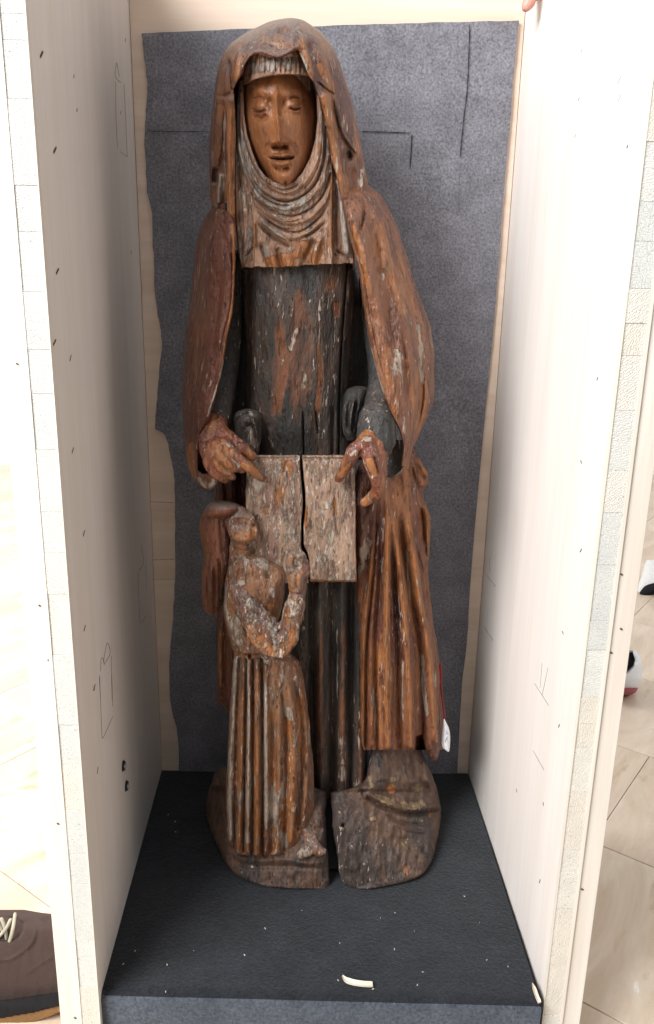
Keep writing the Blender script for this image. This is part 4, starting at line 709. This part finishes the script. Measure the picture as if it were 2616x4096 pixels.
limbs('hand', [v4((845, 520, .186, 52), (825, 650, .168, 48), (800, 740, .162, 40)), v4((770, 600, .164, 40), (720, 640, .156, 34)), v4((870, 660, .170, 36), (880, 800, .168, 30)),
    v4((745, 640, .154, 34), (640, 705, .149, 31), (605, 775, .150, 29), (545, 875, .162, 25), (485, 980, .173, 19)), v4((770, 700, .152, 36), (800, 830, .149, 35), (850, 985, .153, 31), (855, 1080, .164, 27), (795, 1160, .175, 24), (725, 1205, .180, 20)),
    v4((860, 740, .160, 31), (885, 890, .162, 25), (900, 985, .167, 19)), v4((900, 640, .182, 22), (952, 715, .186, 17))], M['hand'], S, 0.0016, 2, 0.0008, prims=[R(v4((700, 700), (660, 830)), 4, -4), R(v4((820, 760), (870, 960)), 3.5, -5), B(v4((730, 620))[0], 14, 10, 2)], paint=[(0, R(v4((760, 760), (840, 980)), 16, 0.9)), (1, B(v4((745, 610))[0], 18, 12, 0.55)), (1, R(v4((660, 700), (590, 770)), 6, 0.45)), (1, R(v4((700, 800), (800, 1000)), 4, 0.5)), (0, R(v4((600, 830), (500, 970)), 9, 0.7))])

# --- the child kneeling at her side
cs = rows(v3, [(680, 590, 860, .200, .200, .020, .03), (740, 566, 980, .200, .198, .030, .03), (820, 532, 1100, .200, .195, .034, .04), (900, 520, 1135, .202, .192, .036, .04), (1000, 506, 1132, .205, .190, .038, .04), (1150, 498, 1112, .208, .195, .041, .04), (1300, 501, 1080, .211, .20, .040, .04), (1450, 532, 1040, .211, .211, .044, .04), (1600, 576, 1060, .210, .210, .043, .04), (1655, 588, 1100, .210, .210, .042, .04)])
sk = rows(v5, [(25, 210, 560, .210, .210, .042, .04), (70, 206, 605, .210, .210, .045, .04), (200, 195, 640, .209, .209, .048, .04), (400, 183, 668, .210, .210, .050, .04), (600, 170, 688, .214, .214, .048, .04), (850, 160, 702, .214, .212, .044, .04), (1000, 155, 704, .212, .208, .038, .04), (1090, 160, 690, .21, .208, .033, .03), (1160, 172, 650, .205, .203, .028, .03), (1225, 200, 585, .2, .198, .023, .03), (1258, 225, 530, .198, .196, .02, .03), (1264, 235, 515, .198, .196, .016, .02)])
child = loft('child_figure', cs + sk, M['skirt'], S,
    [R(v5((222, 40), (200, 400), (182, 800), (190, 1160)), 9, 7, 0, 0), R(v5((245, 60), (228, 500), (212, 1220)), 7, -8, 0, 0), R(v5((270, 60), (258, 500), (240, 1240)), 8, 7, 0, 0), R(v5((287, 60), (280, 500), (268, 1240)), 5, -6, 0, 0), R(v5((305, 60), (303, 500), (295, 1240)), 8, 7, 0, 0), R(v5((328, 60), (328, 500), (322, 1250)), 6, -8, 0, 0), R(v5((352, 60), (352, 500), (355, 1260)), 11, 9, 0, 0),
     R(v5((380, 60), (384, 500), (385, 1260)), 6, -9, 0, 0), R(v5((405, 100), (410, 500), (408, 1240)), 9, 5, 0, 0), R(v5((445, 300), (450, 700), (440, 1240)), 9, -6, 1, 0), R(v5((480, 260), (490, 700), (475, 1240)), 12, 6, 1, 0), R(v5((500, 150), (530, 500), (530, 900), (520, 1230)), 8, -6, 1, 0), R(v5((530, 130), (580, 450), (575, 900), (560, 1180)), 13, 8, 1, 0),
     R(v5((560, 120), (620, 420), (625, 800), (600, 1100)), 8, -6, 1, 0), R(v5((590, 100), (655, 420), (660, 800), (640, 1080)), 11, 6, 1, 0), R(v5((200, 18), (300, 30), (430, 26)), 5, -3.5, 0, 1), B(v5((308, 45))[0], 6, 9, -14), B(v5((470, 60))[0], 60, 40, 6),
     R(v3((560, 1000), (520, 1250), (600, 1500), (640, 1640)), 8, 4), R(v3((560, 1180), (680, 1350), (760, 1600)), 7, -5), R(v3((540, 950), (700, 900), (900, 960)), 12, -1.5), B(v3((1100, 1040))[0], 14, 22, -6), B(v3((980, 900))[0], 30, 40, -6)],
    [(1, R(v5((225, 60), (205, 400), (185, 850), (192, 1160)), 10, 0.55, 0, 0)), (1, R(v5((285, 60), (300, 350), (297, 1180)), 8, 0.5, 0, 0)), (0, R(v5((352, 100), (352, 1250)), 9, 0.9, 1, 0, 4)), (0, R(v5((262, 200), (242, 1230)), 8, 0.6, 1, 0)), (1, R(v5((400, 100), (405, 1200)), 10, 0.35)), (0, R(v5((530, 300), (560, 800), (540, 1180)), 16, 0.6)), (0, R(v5((600, 250), (650, 700)), 12, 0.45)),
     (1, R(v5((420, 800), (440, 1220)), 20, 0.3)), (1, R(v3((600, 760), (760, 740), (1000, 860)), 30, 0.14)), (0, B(v3((900, 980))[0], 90, 60, -0.5)), (1, R(v3((880, 800), (1010, 930)), 20, 0.14)), (1, R(v3((520, 950), (520, 1250), (600, 1500)), 8, 0.45)), (1, R(v5((540, 350), (560, 440)), 9, 0.7)), (1, B(v3((680, 980))[0], 26, 14, 0.45)), (2, R(v3((590, 1300), (640, 1600)), 10, 0.3)), (1, R(v5((500, 1100), (520, 1230)), 16, 0.4))], sp=3.2, pw=0.65, wob=1.5, edge=1.4, seed=41)
loft('child_hair', rows(v3, [(133, 420, 500, .222, .222, .008, .02), (150, 375, 600, .215, .212, .030, .03), (180, 335, 668, .212, .208, .044, .04), (220, 305, 690, .210, .204, .050, .04), (270, 278, 650, .212, .206, .052, .04), (330, 252, 600, .222, .222, .052, .04), (400, 246, 592, .222, .222, .052, .04), (540, 262, 592, .222, .222, .050, .04), (680, 290, 600, .222, .222, .048, .04), (800, 274, 580, .222, .222, .046, .04),
    (900, 268, 550, .222, .222, .044, .04), (1050, 264, 512, .222, .222, .042, .04), (1150, 272, 496, .222, .222, .038, .04), (1250, 296, 458, .222, .222, .028, .03), (1305, 350, 410, .222, .222, .012, .02)]), M['hair'], child,
    [R(v3((340, 760), (330, 1000), (350, 1260)), 6, -6, 1, 0), R(v3((400, 760), (410, 1000), (400, 1290)), 6, -6, 1, 0), R(v3((450, 700), (460, 1000), (445, 1200)), 6, -6), R(v3((370, 800), (370, 1240)), 7, 4), R(v3((430, 760), (430, 1240)), 6, 4), R(v3((380, 200), (350, 400), (370, 700)), 12, -2.5), R(v3((470, 220), (480, 500), (490, 700)), 10, -3)], sp=3.2, pw=0.8, wob=1.0)
limbs('child_head', [v3((650, 330, .177, 58), (690, 430, .173, 60), (700, 530, .178, 52)), v3((760, 340, .171, 28), (800, 440, .169, 24), (815, 520, .171, 20)), v3((680, 560, .185, 42), (672, 680, .188, 50), (690, 790, .191, 58))], M['child'], child, 0.0017, 2, 0.0022,
    prims=[B(v3((640, 390))[0], 22, 26, -8), B(v3((740, 400))[0], 14, 16, -6), R(v3((590, 300), (700, 290), (790, 320)), 7, 5), B(v3((700, 530))[0], 26, 12, 5), R(v3((620, 575), (700, 600), (780, 580)), 5, -4), B(v3((800, 400))[0], 8, 8, -5)], paint=[(0, B(v3((690, 500))[0], 34, 22, 0.9)), (0, B(v3((800, 470))[0], 16, 30, 0.8)), (2, B(v3((650, 385))[0], 20, 16, 0.42)), (0, B(v3((680, 640))[0], 30, 14, 0.5)), (1, R(v3((560, 300), (560, 620)), 7, 0.3)), (1, B(v3((650, 340))[0], 70, 60, -0.25))])
limbs('child_arm', [v3((630, 1010, .177, 38), (760, 1210, .165, 50), (920, 1430, .157, 56), (1060, 1590, .151, 48)), v3((1050, 1640, .151, 38), (1160, 1480, .151, 44), (1220, 1260, .147, 42), (1255, 1080, .145, 38)), v3((760, 1280, .163, 40), (860, 1530, .155, 40), (1000, 1665, .149, 34), (1110, 1650, .148, 34), (1200, 1500, .147, 32)),
    v3((1255, 1080, .145, 38), (1250, 900, .143, 40)), v3((1200, 880, .141, 23), (1182, 780, .139, 18), (1205, 690, .140, 14)), v3((1305, 900, .141, 26), (1338, 800, .139, 19), (1305, 720, .139, 17), (1240, 672, .140, 14)), v3((1250, 900, .145, 24), (1250, 860, .149, 20))], M['child'], child, 0.0017, 2, 0.0030,
    prims=[R(v3((1100, 1110), (1180, 1090), (1330, 1110)), 4, -4), R(v3((800, 1250), (960, 1420), (1060, 1500), (1150, 1350)), 7, -5), R(v3((1060, 1300), (1150, 1320), (1260, 1300)), 5, 4), R(v3((660, 1240), (780, 1460), (900, 1620)), 7, 4)], paint=[(0, R(v3((700, 1330), (820, 1540), (960, 1660), (1100, 1670), (1210, 1540), (1270, 1400)), 22, 1.0, 1, 1, 4)), (0, R(v3((1250, 1080), (1260, 900), (1330, 820)), 22, 0.55)), (1, R(v3((1200, 1350), (1220, 1150)), 26, 0.26)), (1, R(v3((960, 1380), (1060, 1520)), 26, 0.30)), (1, R(v3((1240, 880), (1290, 800), (1300, 720)), 6, 0.6)), (1, B(v3((700, 980))[0], 24, 12, 0.4)), (2, B(v3((800, 1250))[0], 22, 26, 0.2))])
limbs('child_foot', [v5((630, 1250, .172, 22), (690, 1215, .174, 28), (745, 1240, .170, 20)), v5((650, 1100, .19, 24), (690, 1170, .18, 26))], M['child'], child, 0.002, 3, 0.002)

# --- carved ground under the figures, cleft by a wide drying crack
def gfront(y): return float(np.interp(y, [3000, 3100, 3180, 3250, 3315, 3380, 3445, 3510, 3555], [.262, .250, .236, .218, .203, .192, .182, .175, .171]))
def base_rows(lst, flip):
    out = []
    for y, a, b in lst:
        (xa_, ya_) = v5((a, y))[0]; xb_ = v5((b, y))[0][0]; f = gfront(ya_)
        ol = Yfloor(xa_ if not flip else xb_, ya_); ol = min(ol, 0.335)
        if ya_ < 3150: ol = 0.31
        inn = f + 0.012
        YL, YR = (inn, ol) if flip else (ol, inn)
        out.append((ya_, xa_, xb_, YL, YR, max((YL + YR) / 2 - f, 0.004), 0.05))
    return out
loft('base_block', base_rows([(728, 105, 600), (760, 88, 620), (820, 70, 660), (880, 50, 775), (930, 42, 782), (1000, 38, 776), (1100, 58, 777), (1200, 98, 783), (1300, 150, 792), (1380, 222, 798), (1430, 320, 803), (1458, 430, 805), (1467, 560, 800)], False), M['base'], S,
    [R(v5((150, 1235), (300, 1290), (520, 1290), (640, 1310), (790, 1320)), 12, 4), R(v5((150, 1270), (300, 1330), (520, 1330), (790, 1350)), 10, -3), B(v5((730, 1000))[0], 30, 60, 3), R(v5((700, 1090), (760, 1110)), 10, -3)], [(1, R(v5((640, 1180), (740, 1230)), 30, 0.3)), (0, R(v5((300, 1400), (700, 1420)), 40, 0.3))], sp=3.6, pw=0.5, wob=2.2, wsc=(18, 34), edge=2.2, clamp=True, seed=51)
loft('base_block', base_rows([(600, 1050, 1360), (700, 1034, 1392), (800, 1010, 1440), (850, 930, 1458), (880, 800, 1466), (940, 803, 1475), (1000, 808, 1482), (1100, 820, 1478), (1200, 834, 1455), (1300, 846, 1425), (1355, 853, 1395), (1385, 858, 1370), (1420, 872, 1290), (1450, 895, 1160), (1467, 930, 1060)], True), M['base'], S,
    [R(v5((1030, 880), (1150, 940), (1300, 978), (1480, 955)), 14, 8, 0, 0), R(v5((1035, 912), (1150, 975), (1300, 1012), (1480, 990)), 8, -7, 0, 0), R(v5((1130, 1010), (1250, 1062), (1400, 1075)), 6, -4), R(v5((1180, 1060), (1300, 1110), (1420, 1120)), 6, 3), B(v5((1160, 850))[0], 40, 24, -5), R(v5((1060, 820), (1130, 800), (1240, 880)), 6, 4), R(v5((1370, 560), (1400, 800), (1440, 900)), 8, 5),
     B(v5((880, 1078))[0], 7, 7, -10), B(v5((1070, 1040))[0], 10, 7, 3), B(v5((1260, 1170))[0], 60, 16, -4), B(v5((1100, 700))[0], 40, 60, 5), R(v5((1290, 600), (1330, 760), (1440, 900)), 12, -4)],
    [(1, R(v5((1070, 860), (1120, 910), (1300, 960), (1440, 930)), 18, 0.62)), (1, B(v5((1180, 800))[0], 22, 20, 0.5)), (0, R(v5((1150, 830), (1200, 880)), 22, 0.9)), (1, B(v5((1340, 850))[0], 34, 28, 0.5)), (1, B(v5((1300, 1210))[0], 60, 26, 0.45)), (1, B(v5((1068, 1038))[0], 12, 8, 1.0)), (1, B(v5((855, 1000))[0], 12, 18, 0.5)), (1, B(v5((870, 1110))[0], 14, 14, 0.5)), (0, B(v5((1400, 1000))[0], 30, 40, 0.5)),
     (1, B(v5((900, 1330))[0], 30, 30, 0.35)), (2, R(v5((880, 960), (1000, 1060), (1150, 1130), (1250, 1120)), 46, 0.42, 0, 0)), (2, B(v5((1120, 700))[0], 60, 56, 0.5)), (1, R(v5((1040, 760), (1060, 860)), 8, 0.5)), (0, R(v5((1100, 1400), (1350, 1330)), 24, 0.5))], sp=3.6, pw=0.45, wob=2.4, wsc=(18, 34), edge=2.2, clamp=True, seed=61)
loft('crack_shade_fill', [(3120, 1180, 1420, .29, .29, .02, .03), (3250, 1200, 1420, .27, .27, .02, .04), (3400, 1220, 1420, .235, .235, .01, .03), (3490, 1230, 1420, .215, .215, .006, .01)], M['black'], S, clamp=True, sp=12, edge=0)  # black filler added so the crack looks dark inside

# ================================================================= PAPER TAG
vt = lambda *p: V(1600, 2500, 4.012, p)
tg = empty('paper_tag', tuple(P(*vt((760, 1750))[0], 0.262)), 'small white paper tag on a red string beside the lower right folds of the statue', 'tag')
outl = [(715, 1510, 700, 1500), (745, 1570, 690, 0), (775, 1630, 690, 0), (796, 1700, 680, 0), (806, 1800, 670, 0), (803, 1900, 665, 0), (798, 1980, 690, 0), (790, 2030, 760, 0)]
vs = []; fs = []
for i, (xr, y, xl, _) in enumerate(outl):
    for j in range(5):
        k = j / 4; q = vt((xl + (xr - xl) * k, y))[0]; vs.append(P(q[0], q[1], 0.268 - 0.006 * math.sin(3.1 * k)))
nn_ = len(vs); vs += [p_ + np.array([0, 0.0004, 0]) for p_ in vs[:nn_]]
for i in range(len(outl) - 1):
    for j in range(4): a = i * 5 + j; fs += [(a, a + 5, a + 6, a + 1), (a + nn_, a + nn_ + 1, a + nn_ + 6, a + nn_ + 5)]
M['paper'] = plain('paper', (0.80, 0.80, 0.82), 0.7); M['ink'] = plain('ink', (0.06, 0.07, 0.22), 0.7); M['string'] = plain('red_string', (0.20, 0.015, 0.022), 0.7)
link('tag_card', mesh('tag_card', vs, fs), M['paper'], tg, True)
tp = lambda x, y: (P(x, y, 0.2605), np.array([0, -1.0, 0]))
for pts in (vt((735, 1690), (760, 1740)), vt((725, 1760), (765, 1740)), vt((740, 1800), (765, 1850)), vt((765, 1790), (735, 1850)), vt((725, 1880), (740, 1830))): ribbon('handwriting', pts, 4, M['ink'], tg, tp)
a_, b_ = tube_geo(vt((648, 650, .285, 7), (652, 800, .284, 6), (662, 1000, .28, 4), (682, 1200, .276, 4), (704, 1380, .272, 4), (722, 1490, .268, 4)), seg=8); link('string', mesh('string', a_, b_), M['string'], tg, True)

# ================================================================= SHOES, HAND
vs_ = lambda *p: V(0, 3400, 3.076, p)
M['suede'] = plain('brown_suede', (0.058, 0.037, 0.031), 0.9, 1.2, 500, 0.2); M['sole'] = plain('dark_sole', (0.014, 0.013, 0.014), 0.9, 0.5, 200, 0.15); M['welt'] = plain('tan_welt', (0.20, 0.10, 0.035), 0.6, 0.5); M['lace'] = plain('lace', (0.42, 0.39, 0.30), 0.8, 1.5, 900); M['stitch'] = plain('stitch', (0.36, 0.29, 0.25), 0.8); M['lining'] = plain('shoe_tongue', (0.075, 0.072, 0.068), 0.9, 1, 400)
YS = 0.135
shoe = empty('suede_shoe', tuple(P(100, 3950, 0.15)), 'brown suede lace-up shoe with pale laces standing beside the left side of the crate', 'shoe')
su = [(735, -900, 300, .20, .19, .02, .06), (770, -950, 500, .20, .19, .035, .07), (820, -1000, 900, .19, .18, .045, .07), (1000, -1060, 1300, .18, .16, .055, .07), (1300, -1100, 1500, .165, .15, .055, .07), (1600, -1120, 1600, .155, .14, .052, .07), (1800, -1130, 1640, .15, .135, .05, .07), (1900, -1130, 1640, .148, .133, .048, .07)]
loft('upper', rows(vs_, su), M['suede'], shoe, [H(vs_((-700, 760), (200, 800), (290, 880), (300, 1000), (250, 1090), (120, 1140), (-700, 1150)), -7, 10), R(vs_((-400, 1330), (50, 1360), (250, 1270), (400, 1130), (440, 950), (400, 860)), 5, 2.5), R(vs_((290, 1550), (500, 1400), (700, 1290)), 4, 1.5), B(vs_((560, 820))[0], 30, 14, 4), R(vs_((530, 800), (545, 880)), 8, -3)], sp=6, pw=0.55, wob=0.8, edge=0)
loft('tongue', rows(vs_, [(800, -300, 60, .2, .185, .04, .02), (900, -400, 250, .19, .175, .05, .02), (1050, -400, 270, .185, .168, .055, .02), (1120, -300, 200, .18, .165, .05, .02)]), M['lining'], shoe, sp=6, edge=0, wob=0.5)
sole_t = [(1720, 900), (1760, 300), (1790, 0)]
loft('sole', rows(vs_, [(1600, -1130, 1700, .125, .125, .03, .05), (1830, -1130, 1700, .125, .12, .040, .06), (1960, -1130, 1690, .12, .118, .041, .06), (2100, -1130, 1500, .12, .118, .040, .06)]), M['sole'], shoe,
    [H(vs_((-1200, 1990), (-300, 1900), (0, 1858), (420, 1794), (747, 1745), (1200, 1650), (1200, 1500), (-1200, 1500)), -45, 5), H(vs_((-1200, 2200), (-300, 2110), (0, 2076), (420, 2001), (757, 1908), (1700, 1700), (1750, 2200), (1200, 2300), (-1200, 2400)), -45, 5)], sp=5, pw=0.4, edge=0, wob=0.6)
loft('welt', rows(vs_, [(1750, -1000, 1700, .125, .125, .03, .04), (2010, -1130, 1700, .12, .118, .038, .05), (2160, -1130, 900, .12, .118, .038, .05), (2220, -1130, 700, .12, .118, .038, .05)]), M['welt'], shoe,
    [H(vs_((-1200, 2050), (-300, 1990), (0, 1960), (420, 1900), (757, 1830), (1700, 1640), (1700, 1400), (-1200, 1400)), -40, 5), H(vs_((-1200, 2330), (0, 2210), (437, 2119), (772, 1984), (1700, 1780), (1800, 2400), (-1200, 2500)), -60, 5)], sp=5, pw=0.4, edge=0, wob=0.8)
for pts in (((20, 850, .142), (60, 960, .140), (85, 1110, .142)), ((130, 860, .141), (70, 970, .138), (-20, 1080, .141)), ((185, 790, .146), (160, 960, .134), (120, 1120, .134), (90, 1215, .138)), ((-100, 830, .142), (-40, 900, .140), (40, 1000, .141))):
    a_, b_ = tube_geo([(vs_((p_[0], p_[1]))[0] + (p_[2] - 0.022, 6.0 if k < 3 else 6.0)) for k, p_ in enumerate(pts)], seg=8); link('shoelace', mesh('shoelace', a_, b_), M['lace'], shoe, True)
def stitch(pts, Y):
    ribbon('stitching', pts, 3, M['stitch'], shoe, lambda x, y: (P(x, y, Y), np.array([0, -1.0, 0])))
stitch(vs_((300, 1300), (480, 1265), (690, 1240)), 0.1045); stitch(vs_((300, 1545), (420, 1440), (560, 1370), (700, 1290)), 0.1035); stitch(vs_((0, 1565), (280, 1555), (450, 1565), (580, 1625), (670, 1710), (715, 1760)), 0.101)

# white trainers of someone standing to the right of the crate
M['trainer'] = plain('white_trainer', (0.68, 0.67, 0.66), 0.6, 0.6); M['redsole'] = plain('red_sole', (0.30, 0.07, 0.08), 0.6)
vw = lambda *p: V(2200, 1900, 2.409, p)
tr = empty('white_trainer', tuple(F(*vw((800, 2080))[0], ZF)), 'white trainer with dark opening and red sole standing near the right edge of the crate', 'shoe', 'white trainers')
Yt = float(F(*vw((820, 2110))[0], ZF)[1]) - 0.02
loft('trainer_upper', rows(vw, [(1690, 640, 830, Yt + .05, Yt + .05, .02, .05), (1760, 560, 870, Yt + .04, Yt + .04, .04, .06), (1850, 500, 888, Yt + .03, Yt + .03, .05, .06), (1950, 460, 886, Yt + .02, Yt + .02, .05, .06), (2060, 440, 840, Yt + .01, Yt + .01, .045, .05)]), M['trainer'], tr, [H(vw((640, 1700), (800, 1700), (832, 1780), (815, 1850), (760, 1905), (640, 1960)), -55, 8)], sp=6, edge=0, wob=0.6)
loft('trainer_lining', rows(vw, [(1700, 600, 825, Yt + .06, Yt + .06, .02, .03), (1950, 560, 850, Yt + .04, Yt + .04, .02, .03)]), M['black'], tr, sp=10, edge=0)
loft('trainer_sole', rows(vw, [(2050, 440, 850, Yt + .005, Yt + .005, .045, .05), (2090, 440, 830, Yt + .005, Yt + .005, .045, .05), (2120, 460, 780, Yt + .005, Yt + .005, .035, .05)]), M['redsole'], tr, sp=6, edge=0, wob=0.3)
tr2 = empty('white_trainer', tuple(F(*vw((900, 1150))[0], ZF)), 'pale trainer cut off by the right edge of the photo above the red-soled one', 'shoe', 'white trainers')
Y2 = float(F(*vw((930, 1120))[0], ZF)[1])
loft('trainer_upper', rows(vw, [(820, 930, 1400, Y2 + .06, Y2 + .02, .03, .05), (900, 900, 1400, Y2 + .05, Y2, .04, .06), (980, 880, 1380, Y2 + .04, Y2 - .01, .04, .06), (1060, 850, 1250, Y2 + .02, Y2 - .01, .03, .05), (1140, 830, 1000, Y2 + .01, Y2, .02, .04)]), M['trainer'], tr2, [], sp=6, edge=0, wob=0.5)
loft('trainer_sole', rows(vw, [(1010, 960, 1380, Y2 + .02, Y2 - .02, .03, .05), (1090, 890, 1200, Y2, Y2 - .02, .03, .05), (1170, 840, 960, Y2 - .01, Y2 - .01, .02, .04)]), M['sole'], tr2, sp=6, edge=0)

# fingers gripping the top of the right board
M['skin'] = plain('skin', (0.56, 0.27, 0.21), 0.45, 0.3, 400); M['nail'] = plain('fingernail', (0.66, 0.40, 0.34), 0.3)
hd = empty('gripping_hand', tuple(P(2130, -60, 0.36)), 'fingertip of a hand gripping the top of the right board', 'person')
limbs('hand', [[(2128, -150, .37, 30), (2126, -60, .365, 27), (2118, 0, .36, 24), (2106, 26, .358, 19)], [(2172, -170, .40, 30), (2165, -80, .385, 26), (2140, -20, .375, 22)], [(2150, -210, .39, 50), (2200, -260, .40, 60), (2280, -300, .42, 56)], [(2210, -190, .42, 28), (2205, -110, .41, 25), (2188, -60, .40, 22)], [(2250, -200, .44, 26), (2245, -140, .43, 23), (2232, -90, .42, 20)]], M['skin'], hd, 0.0022, 3)
